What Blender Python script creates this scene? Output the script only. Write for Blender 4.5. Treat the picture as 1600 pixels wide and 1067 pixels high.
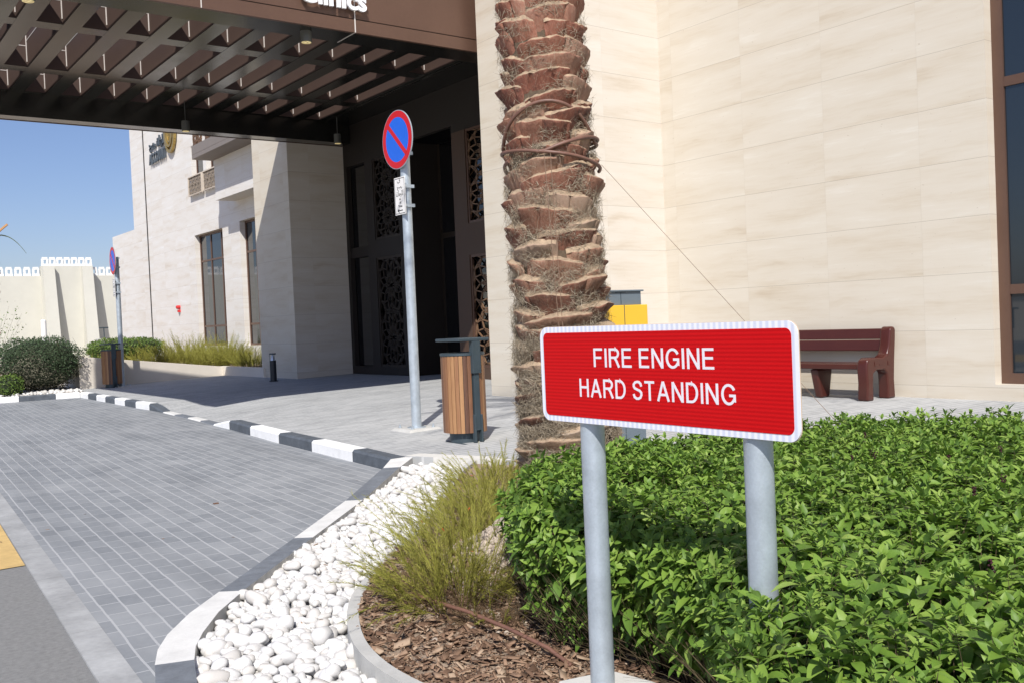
import bpy, bmesh, math, random
import numpy as np
from mathutils import Vector, Matrix, noise as mnoise
rnd = random.Random(7); rng = np.random.default_rng(7)
PI = math.pi
S = bpy.context.scene
for o in list(bpy.data.objects): bpy.data.objects.remove(o)
# ------------------------------------------------------------------ camera
CAM_H = 1.25
YAW, PITCH, ROLL = 0.64238, -0.02337, -0.0428
cy, sy, cp, sp, cr, sr = math.cos(YAW), math.sin(YAW), math.cos(PITCH), math.sin(PITCH), math.cos(ROLL), math.sin(ROLL)
fw = Vector((sy*cp, cy*cp, sp)); r0 = Vector((cy, -sy, 0)); u0 = r0.cross(fw)
Rv = r0*cr+u0*sr; Uv = u0*cr-r0*sr
cd = bpy.data.cameras.new('camera'); cam = bpy.data.objects.new('camera', cd); S.collection.objects.link(cam)
cd.sensor_width = 36; cd.lens = 1500.4/1600*36; cd.clip_end = 2000; cd.clip_start = 0.05
cam.matrix_world = Matrix(((Rv.x, Uv.x, -fw.x, 0), (Rv.y, Uv.y, -fw.y, 0), (Rv.z, Uv.z, -fw.z, CAM_H), (0, 0, 0, 1)))
S.camera = cam
# ------------------------------------------------------------------ light
SUN = Vector((1, 1.15, -1.54)).normalized()
ELEV = math.asin(-SUN.z)
sl = bpy.data.lights.new('sun', 'SUN'); sl.energy = 5.0; sl.angle = math.radians(.53); sl.color = (1, .96, .90)
so = bpy.data.objects.new('sun', sl); S.collection.objects.link(so); so.rotation_euler = SUN.to_track_quat('-Z', 'Y').to_euler()
W = bpy.data.worlds.new('World'); S.world = W; W.use_nodes = True
wn = W.node_tree.nodes; wl = W.node_tree.links; wn.clear()
sky = wn.new('ShaderNodeTexSky'); sky.sky_type = 'NISHITA'; sky.sun_disc = False
sky.sun_elevation = ELEV; sky.sun_rotation = math.atan2(-SUN.x, -SUN.y); sky.air_density = 1.0; sky.dust_density = .9; sky.ozone_density = 4.0
bg = wn.new('ShaderNodeBackground'); bg.inputs['Strength'].default_value = .094
wo = wn.new('ShaderNodeOutputWorld'); tn = wn.new('ShaderNodeMix'); tn.data_type = 'RGBA'; tn.blend_type = 'MULTIPLY'; tn.inputs[0].default_value = 1; tn.inputs[7].default_value = (1.06, 1.0, 1.13, 1); wl.new(sky.outputs[0], tn.inputs[6]); wl.new(tn.outputs[2], bg.inputs[0]); wl.new(bg.outputs[0], wo.inputs[0])
S.view_settings.view_transform = 'Standard'; S.view_settings.look = 'None'; S.view_settings.exposure = 0.14; S.view_settings.gamma = 1
S.render.resolution_x = 1024; S.render.resolution_y = 682
S.cycles.max_bounces = 7; S.cycles.diffuse_bounces = 3

# ------------------------------------------------------------------ material helpers
class NT:
    def __init__(s, name):
        s.M = bpy.data.materials.new(name); s.M.use_nodes = True; s.t = s.M.node_tree; s.t.nodes.clear()
        s.out = s.n('ShaderNodeOutputMaterial'); s.b = s.n('ShaderNodeBsdfPrincipled'); s.l(s.b.outputs[0], s.out.inputs[0])
        s.g = s.n('ShaderNodeNewGeometry')
    def n(s, t, **k):
        x = s.t.nodes.new(t)
        for a, b in k.items(): setattr(x, a, b)
        return x
    def l(s, a, b): s.t.links.new(a, b)
    def put(s, sock, v):
        if hasattr(v, 'is_output') or isinstance(v, bpy.types.NodeSocket): s.l(v, sock)
        else: sock.default_value = v if not isinstance(v, tuple) or len(v) != 3 or len(sock.default_value) == 3 else (*v, 1)
    def m(s, op, a, b=0, c=None, clamp=False):
        x = s.n('ShaderNodeMath', operation=op); x.use_clamp = clamp
        s.put(x.inputs[0], a); s.put(x.inputs[1], b)
        if c is not None: s.put(x.inputs[2], c)
        return x.outputs[0]
    def pos(s):
        x = s.n('ShaderNodeSeparateXYZ'); s.l(s.g.outputs['Position'], x.inputs[0]); return x.outputs
    def vec(s, a, b, c=0.0):
        x = s.n('ShaderNodeCombineXYZ'); s.put(x.inputs[0], a); s.put(x.inputs[1], b); s.put(x.inputs[2], c); return x.outputs[0]
    def noise(s, v, scale, detail=4, rough=.55, dist=0):
        x = s.n('ShaderNodeTexNoise'); s.l(v, x.inputs['Vector']); x.inputs['Scale'].default_value = scale
        x.inputs['Detail'].default_value = detail; x.inputs['Roughness'].default_value = rough; x.inputs['Distortion'].default_value = dist
        return x.outputs[0]
    def white(s, v):
        x = s.n('ShaderNodeTexWhiteNoise', noise_dimensions='3D'); s.l(v, x.inputs['Vector']); return x.outputs['Value']
    def ramp(s, f, stops):
        x = s.n('ShaderNodeValToRGB'); s.put(x.inputs[0], f); e = x.color_ramp.elements
        while len(e) < len(stops): e.new(.5)
        for i, (p, c) in enumerate(stops): e[i].position = p; e[i].color = (*c, 1) if len(c) == 3 else c
        return x.outputs[0]
    def mix(s, f, a, b, bt='MIX'):
        x = s.n('ShaderNodeMix', data_type='RGBA', blend_type=bt); s.put(x.inputs[0], f); s.put(x.inputs[6], a); s.put(x.inputs[7], b); return x.outputs[2]
    def base(s, v): s.put(s.b.inputs['Base Color'], v)
    def rough(s, v): s.put(s.b.inputs['Roughness'], v)
    def bump(s, h, strength=.3, dist=.01):
        x = s.n('ShaderNodeBump'); x.inputs['Strength'].default_value = strength; x.inputs['Distance'].default_value = dist
        s.l(h, x.inputs['Height']); s.l(x.outputs[0], s.b.inputs['Normal'])
def g3(v): return (v, v, v)
def mk(name, col, rough=.6, metal=0, var=.12, scale=6, bump=0, spec=None, fine=60, dirt=0):
    t = NT(name); P = t.g.outputs['Position']
    n = t.noise(P, scale, 5); n2 = t.noise(P, fine, 3)
    f = t.m('ADD', t.m('MULTIPLY', n, .7), t.m('MULTIPLY', n2, .3))
    lo = tuple(c*(1-var) for c in col); hi = tuple(min(1, c*(1+var)) for c in col)
    c = t.ramp(f, [(.3, lo), (.7, hi)])
    if dirt:
        d = t.noise(P, scale*.35, 4, .65); c = t.mix(t.m('MULTIPLY', t.m('SUBTRACT', d, .5, clamp=True), dirt*3, clamp=True), c, tuple(x*.55 for x in col)+(1,))
    t.base(c); t.rough(t.m('ADD', rough-.06, t.m('MULTIPLY', n, .12))); t.b.inputs['Metallic'].default_value = metal
    if spec is not None: t.b.inputs['Specular IOR Level'].default_value = spec
    if bump: t.bump(n2, bump, .004)
    return t.M
BS = .93      # the plaza rises two per cent towards the building, which therefore stands a little nearer
def travertine(name, axis, off, gain=(1.0, 1.0, 1.0, 1)):
    t = NT(name); P = t.pos(); u, z = t.m('DIVIDE', P[axis], BS), t.m('ADD', t.m('DIVIDE', t.m('SUBTRACT', P[2], CAM_H), BS), CAM_H)
    uu = t.m('DIVIDE', t.m('SUBTRACT', u, off), 1.423); zz = t.m('DIVIDE', t.m('SUBTRACT', z, .162), .7045)
    ui = t.m('FLOOR', uu); zi = t.m('FLOOR', zz)
    uf = t.m('FRACT', uu); zf = t.m('FRACT', zz)
    cell = t.vec(ui, zi, 3.0)
    w = t.white(cell); w2 = t.white(t.vec(ui, zi, 9.0))
    band_v = t.vec(t.m('ADD', t.m('MULTIPLY', u, .42), t.m('MULTIPLY', w2, 40)), t.m('ADD', t.m('MULTIPLY', z, 3.0), t.m('MULTIPLY', w, 7)), 0.0)
    wob = t.noise(t.vec(t.m('MULTIPLY', u, .8), z, w), 1.6, 3)
    bv = t.n('ShaderNodeVectorMath', operation='ADD'); t.l(band_v, bv.inputs[0]); t.l(t.vec(0.0, t.m('MULTIPLY', wob, .7), 0.0), bv.inputs[1])
    n1 = t.noise(bv.outputs[0], 1.3, 6, .55, .1)
    n2 = t.noise(t.vec(t.m('MULTIPLY', u, 2.2), t.m('MULTIPLY', z, 34), w), 1.0, 5, .65)
    f = t.m('ADD', t.m('MULTIPLY', n1, .72), t.m('MULTIPLY', n2, .28))
    c = t.ramp(f, [(.30, (.53, .455, .36)), (.41, (.60, .54, .455)), (.5, (.63, .58, .505)), (.59, (.645, .60, .53)), (.66, (.675, .64, .58)), (.78, (.72, .70, .66))])
    tint = t.ramp(w, [(0, (.98, .974, .965)), (.5, (.993, .991, .988)), (1, (1, 1, 1))])
    c = t.mix(1.0, c, tint, 'MULTIPLY')
    pit = t.noise(t.vec(t.m('MULTIPLY', u, 16), t.m('MULTIPLY', z, 34), 0.0), 1.0, 2)
    c = t.mix(t.m('MULTIPLY', t.m('GREATER_THAN', pit, .735), .5), c, (.36, .29, .22, 1))
    jh = t.m('LESS_THAN', t.m('ABSOLUTE', t.m('SUBTRACT', zf, .5)), .4962)   # 1 inside panel
    jv = t.m('LESS_THAN', t.m('ABSOLUTE', t.m('SUBTRACT', uf, .5)), .4987)
    c = t.mix(t.m('MULTIPLY', t.m('SUBTRACT', 1.0, jh), .52), c, (.22, .17, .13, 1))
    c = t.mix(t.m('MULTIPLY', t.m('SUBTRACT', 1.0, jv), .28), c, (.42, .36, .30, 1))
    dirt = t.noise(t.vec(t.m('MULTIPLY', u, 1.2), t.m('MULTIPLY', z, .5), 2.0), 1.3, 4)
    low = t.m('MULTIPLY', t.m('SUBTRACT', .5, z, clamp=True), t.m('MULTIPLY', dirt, .5))
    c = t.mix(low, c, (.40, .35, .28, 1))
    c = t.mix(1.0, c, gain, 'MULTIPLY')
    t.base(c); t.rough(t.m('ADD', .42, t.m('MULTIPLY', n2, .25))); t.b.inputs['Specular IOR Level'].default_value = .35
    t.bump(t.m('ADD', t.m('MULTIPLY', n2, .4), t.m('MULTIPLY', t.m('MULTIPLY', jh, jv), 2.0)), .35, .003)
    return t.M
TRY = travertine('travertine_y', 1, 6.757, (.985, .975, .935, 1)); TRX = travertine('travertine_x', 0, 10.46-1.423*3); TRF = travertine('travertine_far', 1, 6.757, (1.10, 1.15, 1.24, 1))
def pavers(name, ang, bw, bh, cols, mortar, mcol, ml=.055, ms=.02, dust=.5):
    t = NT(name); P = t.pos(); x, y = P[0], P[1]; ca, sa = math.cos(ang), math.sin(ang)
    a = t.m('ADD', t.m('MULTIPLY', x, sa), t.m('MULTIPLY', y, ca))     # along the long joints
    b = t.m('SUBTRACT', t.m('MULTIPLY', x, ca), t.m('MULTIPLY', y, sa))
    wv = t.noise(t.vec(x, y, 0.0), 3.0, 2); b = t.m('ADD', b, t.m('MULTIPLY', t.m('SUBTRACT', wv, .5), .016))
    r = t.m('DIVIDE', b, bh); ri = t.m('FLOOR', r); rf = t.m('FRACT', r)
    sh = t.m('ADD', t.m('MULTIPLY', t.m('MODULO', t.m('ABSOLUTE', ri), 2), .5), t.m('MULTIPLY', t.white(t.vec(ri, 4.0, 1.0)), .16))
    q = t.m('ADD', t.m('DIVIDE', a, bw), sh); qi = t.m('FLOOR', q); qf = t.m('FRACT', q)
    w = t.white(t.vec(ri, qi, 1.0)); w2 = t.white(t.vec(ri, qi, 5.0))
    n = t.noise(t.vec(x, y, w), 26, 4, .65); big = t.noise(t.vec(x, y, 0.0), .9, 5, .6)
    c = t.ramp(t.m('ADD', t.m('MULTIPLY', w, .75), t.m('MULTIPLY', n, .25)), [(.1, cols[0]), (.5, cols[1]), (.92, cols[2])])
    c = t.mix(t.m('MULTIPLY', t.m('SUBTRACT', n, .42, clamp=True), 1.0), c, (*cols[2], 1))
    c = t.mix(t.m('MULTIPLY', t.m('SUBTRACT', big, .42, clamp=True), dust*3, clamp=True), c, (*mcol, 1))
    edge = t.noise(t.vec(x, y, 3.0), 60, 2)
    el = t.m('ADD', ml*.6, t.m('MULTIPLY', edge, ml*.8)); es = t.m('ADD', ms*.6, t.m('MULTIPLY', edge, ms*.8))
    jl = t.m('GREATER_THAN', t.m('ABSOLUTE', t.m('SUBTRACT', rf, .5)), t.m('SUBTRACT', .5, el))
    js = t.m('GREATER_THAN', t.m('ABSOLUTE', t.m('SUBTRACT', qf, .5)), t.m('SUBTRACT', .5, es))
    vis = t.m('ADD', .55, t.m('MULTIPLY', w2, .45)); j = t.m('MAXIMUM', t.m('MULTIPLY', jl, .92), t.m('MULTIPLY', js, vis))
    c = t.mix(t.m('MULTIPLY', j, mortar), c, (*mcol, 1))
    tr = t.noise(t.vec(t.m('MULTIPLY', a, .22), t.m('MULTIPLY', b, 2.4), 5.0), 1.0, 4, .6); c = t.mix(t.m('MULTIPLY', t.m('SUBTRACT', tr, .5, clamp=True), 1.5, clamp=True), c, tuple(v*.6 for v in cols[0])+(1,))
    st = t.noise(t.vec(x, y, 8.0), 2.2, 6, .7)
    c = t.mix(t.m('MULTIPLY', t.m('SUBTRACT', st, .6, clamp=True), 1.6, clamp=True), c, tuple(v*.55 for v in cols[0])+(1,))
    t.base(c); t.rough(.82); t.b.inputs['Specular IOR Level'].default_value = .3
    t.bump(t.m('ADD', t.m('MULTIPLY', n, .5), t.m('MULTIPLY', t.m('SUBTRACT', 1.0, j), 1.0)), .45, .004)
    return t.M
PAV_ROAD = pavers('road_pavers', .0665, .211, .1045, ((.185, .198, .212), (.218, .231, .244), (.258, .270, .281)), .75, (.44, .447, .452), .05, .022, .34)
PAV_PLZ = pavers('plaza_pavers', -PI/2, .2, .1, ((.275, .284, .286), (.335, .343, .343), (.40, .406, .403)), .9, (.52, .522, .515), .10, .03, .3)
# plain materials
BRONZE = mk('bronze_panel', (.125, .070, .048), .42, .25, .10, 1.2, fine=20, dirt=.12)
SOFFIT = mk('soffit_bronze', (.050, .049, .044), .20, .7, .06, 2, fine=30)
DOORB = mk('shaded_frame_bronze', (.017, .012, .009), .65, 0, .12, 2)
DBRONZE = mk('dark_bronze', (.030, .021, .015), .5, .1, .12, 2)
TANB = mk('tan_bronze', (.20, .115, .065), .5, .2, .1, 2)
SEAM = mk('pale_seam', (.62, .58, .54), .5)
GROOVE = mk('dark_groove', (.02, .014, .012), .7)
GALV = mk('galvanised_steel', (.46, .52, .57), .42, .45, .16, 14, .15, fine=140, dirt=.25)
CHAR = mk('charcoal_metal', (.055, .078, .092), .48, .3, .1, 8)
WHITEP = mk('white_paint', (.80, .79, .77), .6, 0, .05, 5, .2, dirt=.3)
KBLACK = mk('black_kerb_paint', (.085, .098, .115), .7, 0, .3, 9, .3, dirt=.3)
KWHITE = mk('white_kerb_paint', (.82, .82, .81), .7, 0, .07, 9, .3, dirt=.3)
KFLUSHW = mk('worn_white_kerb_paint', (.66, .655, .63), .75, 0, .10, 9, .3, dirt=.4)
KFLUSHB = mk('worn_grey_kerb_paint', (.15, .165, .185), .75, 0, .25, 12, .3, dirt=.3)
CONC = mk('concrete', (.46, .455, .43), .85, 0, .14, 7, .35, fine=90, dirt=.35)
CONCL = mk('pale_concrete', (.60, .585, .545), .85, 0, .08, 7, .3, dirt=.2)
STRIP = mk('concrete_strip', (.33, .335, .335), .85, 0, .30, 2.4, .35, fine=30, dirt=.9)
ASPH = mk('asphalt', (.195, .195, .190), .9, 0, .22, 40, .5, fine=220)
YEL = mk('faded_yellow_paint', (.55, .38, .15), .85, 0, .15, 12, .3, dirt=.4)
SAND = mk('pale_sand', (.50, .44, .35), .95, 0, .12, 2, .3)
SOIL = mk('planter_soil', (.27, .205, .15), .95, 0, .35, 14, .8, fine=70)
CREAM = mk('cream_render', (.56, .55, .485), .85, 0, .05, .6, .1, fine=3)
CREAMW = mk('white_merlon', (.80, .80, .78), .8, 0, .04, 2)
PLW = mk('planter_wall_stone', (.72, .66, .57), .7, 0, .07, 1.5, .2, dirt=.2)
TOPSOIL = mk('pebble_bed_base', (.42, .40, .37), .95, 0, .2, 20)
RED = mk('sign_red', (.55, .006, .010), .38, 0, .05, 30)
SBLUE = mk('sign_blue', (.012, .12, .66), .38, 0, .04, 5)
LRED = mk('letter_shadow_red', (.55, .02, .03), .5)
BLACK = mk('black_print', (.012, .012, .014), .5)
GREYBOX = mk('blue_grey_cabinet', (.13, .165, .195), .5, 0, .06, 5)
YELBOX = mk('yellow_cabinet', (.78, .47, .035), .5, 0, .04, 5)
BENCHM = mk('brown_plastic', (.065, .017, .012), .24, 0, .08, 3, 0, spec=.4, fine=9)
GOLD = mk('gold_emblem', (.42, .30, .10), .35, .6, .2, 8)
DKLET = mk('dark_letters', (.07, .085, .10), .5)
REDPL = mk('red_plastic', (.55, .03, .03), .4)
LAMPG = mk('lamp_housing', (.12, .125, .115), .5, .3, .05)
PIPE = mk('brown_pipe', (.17, .085, .06), .5, 0, .25, 12, .1, dirt=.4)
WIRE = mk('rusty_wire', (.22, .14, .09), .6)
BARK = mk('bark_chip_base', (.17, .095, .062), .9, 0, .3, 20, .5)
def lamp_glow():
    t = NT('lamp_lens'); t.base((.7, .6, .35, 1)); t.b.inputs['Emission Color'].default_value = (1, .78, .35, 1); t.b.inputs['Emission Strength'].default_value = .35
    v = t.n('ShaderNodeTexVoronoi'); t.l(t.g.outputs['Position'], v.inputs[0]); v.inputs['Scale'].default_value = 26
    t.base(t.ramp(v.outputs[0], [(.2, (.9, .8, .5)), (.6, (.25, .2, .1))])); return t.M
LENS = lamp_glow()
def glass(name, col, tint=.06):
    t = NT(name); t.base((*col, 1)); t.rough(.03); t.b.inputs['Specular IOR Level'].default_value = .9; t.b.inputs['Coat Weight'].default_value = .15; t.b.inputs['Coat Roughness'].default_value = .02
    return t.M
GLASS = glass('dark_window_glass', (.012, .018, .024)); DGLASS = glass('door_glass', (.008, .008, .009))
def island(name, stops, rough=.6, spec=.4, transl=0, bump=0, scale=20, pale=None):
    t = NT(name); r = t.g.outputs['Random Per Island']; n = t.noise(t.g.outputs['Position'], scale, 3)
    f = t.m('ADD', t.m('MULTIPLY', r, .8), t.m('MULTIPLY', n, .2)); c = t.ramp(f, stops)
    if pale: c = t.mix(t.m('MULTIPLY', t.g.outputs['Backfacing'], .5), c, (*pale, 1))
    t.base(c); t.rough(rough); t.b.inputs['Specular IOR Level'].default_value = spec
    if bump: t.bump(n, bump, .003)
    if transl:
        tr = t.n('ShaderNodeBsdfTranslucent'); t.l(t.mix(1.0, c, (1.0, 1.0, .45, 1), 'MULTIPLY'), tr.inputs[0])
        mx = t.n('ShaderNodeMixShader'); mx.inputs[0].default_value = transl; t.l(t.b.outputs[0], mx.inputs[1]); t.l(tr.outputs[0], mx.inputs[2]); t.l(mx.outputs[0], t.out.inputs[0])
    return t.M
LEAF = island('basil_leaf', [(0, (.070, .140, .022)), (.35, (.145, .258, .036)), (.75, (.225, .350, .056)), (.96, (.32, .43, .10)), (1, (.45, .36, .10))], .50, .38, .28, .2, 120, (.12, .22, .08))
LEAFD = island('dark_shrub_leaf', [(0, (.035, .06, .03)), (.5, (.06, .10, .045)), (1, (.10, .14, .075))], .6, .3, .2)
LEAFG = island('grey_shrub_leaf', [(0, (.10, .095, .065)), (.5, (.15, .14, .10)), (1, (.20, .19, .14))], .7, .2, .15)
LEAFL = island('light_hedge_leaf', [(0, (.07, .13, .03)), (.5, (.12, .20, .04)), (1, (.19, .24, .06))], .6, .3, .25)
GRASSM = island('rush_stem', [(0, (.14, .13, .03)), (.35, (.29, .29, .055)), (.75, (.46, .45, .09)), (1, (.36, .24, .09))], .55, .3, .2)
GRASSB = island('dry_stem', [(0, (.12, .075, .045)), (1, (.26, .18, .10))], .8, .2)
STEM = island('woody_stem', [(0, (.06, .045, .03)), (1, (.12, .09, .05))], .8, .2)
FLOWER = island('purple_flower', [(0, (.028, .008, .012)), (1, (.065, .02, .028))], .7, .2)
REDFL = island('red_flower', [(0, (.6, .03, .02)), (1, (.8, .08, .04))], .6, .2)
CHIP = island('bark_chip', [(0, (.06, .036, .023)), (.35, (.165, .098, .062)), (.7, (.29, .187, .122)), (.94, (.42, .315, .22)), (1, (.60, .52, .40))], .8, .25, 0, .4, 60)
FIBRE = island('palm_fibre', [(0, (.14, .11, .08)), (.5, (.36, .30, .215)), (1, (.58, .50, .385))], .9, .1)
FROND = island('palm_frond', [(0, (.09, .12, .04)), (1, (.16, .19, .07))], .6, .3, .2)
def wood():
    t = NT('slat_wood'); P = t.pos(); r = t.g.outputs['Random Per Island']
    n = t.noise(t.vec(t.m('MULTIPLY', P[0], 14), t.m('MULTIPLY', P[1], 14), t.m('ADD', t.m('MULTIPLY', P[2], 1.4), t.m('MULTIPLY', r, 9))), 3.5, 6, .6, .4)
    f = t.m('ADD', t.m('MULTIPLY', r, .6), t.m('MULTIPLY', n, .4))
    t.base(t.ramp(f, [(.15, (.075, .036, .024)), (.4, (.17, .080, .043)), (.6, (.26, .125, .058)), (.85, (.40, .22, .10))])); t.rough(.5); t.bump(n, .2, .002); return t.M
WOOD = wood()
def boot_mat():
    t = NT('palm_boot'); P = t.pos(); r = t.g.outputs['Random Per Island']
    n = t.noise(t.vec(P[0], P[1], t.m('MULTIPLY', P[2], .35)), 55, 5, .65); n2 = t.noise(t.g.outputs['Position'], 9, 4)
    f = t.m('ADD', t.m('MULTIPLY', r, .35), t.m('ADD', t.m('MULTIPLY', n, .3), t.m('MULTIPLY', n2, .35)))
    red = t.ramp(f, [(.25, (.075, .026, .017)), (.40, (.22, .075, .045)), (.52, (.33, .135, .085)), (.64, (.38, .21, .145))])
    tan = t.ramp(f, [(.25, (.08, .042, .028)), (.42, (.22, .115, .072)), (.55, (.34, .23, .15)), (.68, (.44, .345, .25))])
    zf = t.m('ADD', t.m('MULTIPLY', P[2], .33), t.m('MULTIPLY', n2, .9)); c = t.mix(t.m('SUBTRACT', t.m('SUBTRACT', zf, .35), t.m('MULTIPLY', r, .3), clamp=True), tan, red)
    sp = t.noise(t.vec(t.m('MULTIPLY', P[0], 2.2), t.m('MULTIPLY', P[1], 2.2), P[2]), 34, 6, .75, .8)
    c = t.mix(t.m('MULTIPLY', t.m('SUBTRACT', sp, .54, clamp=True), 4.0, clamp=True), c, (.36, .28, .20, 1)); c = t.mix(t.m('MULTIPLY', t.m('SUBTRACT', .44, sp, clamp=True), 4.0, clamp=True), c, (.05, .03, .02, 1))
    t.base(c); t.rough(.8); t.bump(sp, .9, .012); return t.M
PEB = island('white_pebble', [(0, (.45, .41, .35)), (.10, (.55, .525, .49)), (.5, (.62, .61, .59)), (1, (.68, .675, .665))], .6, .4, 0, .15, 30)
BOOT = boot_mat()
BCUT = mk('boot_cut_face', (.36, .265, .175), .85, 0, .40, 26, .7, fine=110, dirt=.5)
BCORE = mk('palm_core', (.10, .070, .045), .95, 0, .4, 20, .8, fine=70)

# ------------------------------------------------------------------ object helpers
OFF = {}
def tag(o, label=None, cat=None, group=None, kind=None):
    if label: o['label'] = label
    if cat: o['category'] = cat
    if group: o['group'] = group
    if kind: o['kind'] = kind
    return o
def empty(name, loc, label, cat, group=None):
    o = bpy.data.objects.new(name, None); S.collection.objects.link(o); o.location = loc; o.empty_display_size = .1
    OFF[o] = Vector(loc); return tag(o, label, cat, group)
class MB:
    def __init__(s): s.v = []; s.f = []; s.mi = []
    def add(s, vs, fs, mi=0):
        b = len(s.v); s.v += [tuple(v) for v in vs]; s.f += [tuple(b+i for i in f) for f in fs]; s.mi += [mi]*len(fs); return s
    def box(s, x0, x1, y0, y1, z0, z1, mi=0):
        v = [(x, y, z) for z in (z0, z1) for x, y in ((x0, y0), (x1, y0), (x1, y1), (x0, y1))]
        return s.add(v, [(3, 2, 1, 0), (4, 5, 6, 7), (0, 1, 5, 4), (1, 2, 6, 5), (2, 3, 7, 6), (3, 0, 4, 7)], mi)
    def hexa(s, v, mi=0): return s.add(v, [(3, 2, 1, 0), (4, 5, 6, 7), (0, 1, 5, 4), (1, 2, 6, 5), (2, 3, 7, 6), (3, 0, 4, 7)], mi)
    def bar(s, a, b, w, d, up=(0, 0, 1), mi=0):
        a, b = Vector(a), Vector(b); t = (b-a).normalized(); n = Vector(up); n = (n-t*n.dot(t)).normalized(); q = t.cross(n)
        v = [p+q*i*w/2+n*j*d/2 for p in (a, b) for i, j in ((-1, -1), (1, -1), (1, 1), (-1, 1))]
        return s.hexa(v, mi)
    def prism(s, pts, z0, z1, mi=0, mside=None):
        n = len(pts); z0 = z0 if hasattr(z0, '__len__') else [z0]*n; z1 = z1 if hasattr(z1, '__len__') else [z1]*n
        v = [(p[0], p[1], z) for p, z in zip(pts, z0)]+[(p[0], p[1], z) for p, z in zip(pts, z1)]
        s.add(v, [tuple(range(n, 2*n))], mi)
        b = len(s.v)-2*n
        s.f.append(tuple(b+i for i in reversed(range(n)))); s.mi.append(mi)
        for i in range(n): j = (i+1) % n; s.f.append((b+i, b+j, b+n+j, b+n+i)); s.mi.append(mi if mside is None else mside)
        return s
    def tube(s, pts, r, n=10, mi=0, cap=True):
        pts = [Vector(p) for p in pts]; m = len(pts); rr = r if hasattr(r, '__len__') else [r]*m; b = len(s.v); prev = None
        for i, p in enumerate(pts):
            t = (pts[min(i+1, m-1)]-pts[max(i-1, 0)]).normalized()
            if prev is None: a = t.cross(Vector((0, 0, 1)) if abs(t.z) < .9 else Vector((1, 0, 0))).normalized()
            else: a = (prev-t*prev.dot(t)).normalized()
            prev = a; c = t.cross(a)
            for k in range(n): an = 2*PI*k/n; s.v.append(tuple(p+(a*math.cos(an)+c*math.sin(an))*rr[i]))
        for i in range(m-1):
            for k in range(n): k2 = (k+1) % n; s.f.append((b+i*n+k, b+i*n+k2, b+(i+1)*n+k2, b+(i+1)*n+k)); s.mi.append(mi)
        if cap:
            s.f.append(tuple(b+k for k in reversed(range(n)))); s.mi.append(mi); s.f.append(tuple(b+(m-1)*n+k for k in range(n))); s.mi.append(mi)
        return s
    def build(s, name, mats, parent=None, smooth=None, bevel=0, seg=2):
        mats = mats if isinstance(mats, (list, tuple)) else [mats]
        off = OFF.get(parent, Vector((0, 0, 0))) if parent else Vector((0, 0, 0))
        me = bpy.data.meshes.new(name); me.from_pydata([(v[0]-off.x, v[1]-off.y, v[2]-off.z) for v in s.v], [], s.f)
        for m in mats: me.materials.append(m)
        me.polygons.foreach_set('material_index', s.mi); me.update()
        o = bpy.data.objects.new(name, me); S.collection.objects.link(o)
        if parent: o.parent = parent; OFF[o] = off
        if smooth is not None:
            me.polygons.foreach_set('use_smooth', [True]*len(me.polygons)); me.set_sharp_from_angle(angle=math.radians(smooth))
        if bevel:
            b = o.modifiers.new('bevel', 'BEVEL'); b.width = bevel; b.segments = seg; b.limit_method = 'ANGLE'; b.angle_limit = math.radians(35); b.harden_normals = False
        return o
def npmesh(name, V, F, mats, parent=None, mi=None, smooth=False):
    V = np.asarray(V, np.float32).reshape(-1, 3); F = np.asarray(F, np.int32); k = F.shape[1]
    if parent is not None: V = V-np.array(OFF[parent], np.float32)
    me = bpy.data.meshes.new(name); me.vertices.add(len(V)); me.vertices.foreach_set('co', V.ravel())
    me.loops.add(F.size); me.loops.foreach_set('vertex_index', F.ravel()); me.polygons.add(len(F))
    me.polygons.foreach_set('loop_start', np.arange(0, F.size, k, dtype=np.int32))
    for m in (mats if isinstance(mats, (list, tuple)) else [mats]): me.materials.append(m)
    if mi is not None: me.polygons.foreach_set('material_index', np.asarray(mi, np.int32))
    if smooth: me.polygons.foreach_set('use_smooth', np.ones(len(F), bool))
    me.update(calc_edges=True); me.validate()
    o = bpy.data.objects.new(name, me); S.collection.objects.link(o)
    if parent is not None: o.parent = parent; OFF[o] = OFF[parent]
    return o
def scatter(bv, bf, P, X, Y, Z, sc):
    """bv (n,3) template; P (m,3) positions; X,Y,Z (m,3) axes; sc (m,) or (m,3)"""
    bv = np.asarray(bv, float); bf = np.asarray(bf); m = len(P); sc = np.asarray(sc); sc = sc[:, None]*np.ones((1, 3)) if sc.ndim == 1 else sc
    V = P[:, None, :]+bv[None, :, 0:1]*(X*sc[:, 0:1])[:, None, :]+bv[None, :, 1:2]*(Y*sc[:, 1:2])[:, None, :]+bv[None, :, 2:3]*(Z*sc[:, 2:3])[:, None, :]
    F = bf[None]+(np.arange(m)*len(bv))[:, None, None]
    return V.reshape(-1, 3), F.reshape(-1, bf.shape[1])
def nrm(a): return a/np.maximum(np.linalg.norm(a, axis=-1, keepdims=True), 1e-9)
def frames(D, U):
    """Y along D, Z near U"""
    D = nrm(D); X = nrm(np.cross(D, U)); Z = np.cross(X, D); return X, D, Z
def inpoly(x, y, poly):
    x = np.asarray(x); y = np.asarray(y); c = np.zeros(x.shape, bool); n = len(poly); j = n-1
    for i in range(n):
        xi, yi = poly[i][:2]; xj, yj = poly[j][:2]
        c ^= ((yi > y) != (yj > y)) & (x < (xj-xi)*(y-yi)/((yj-yi) or 1e-12)+xi); j = i
    return c
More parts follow.
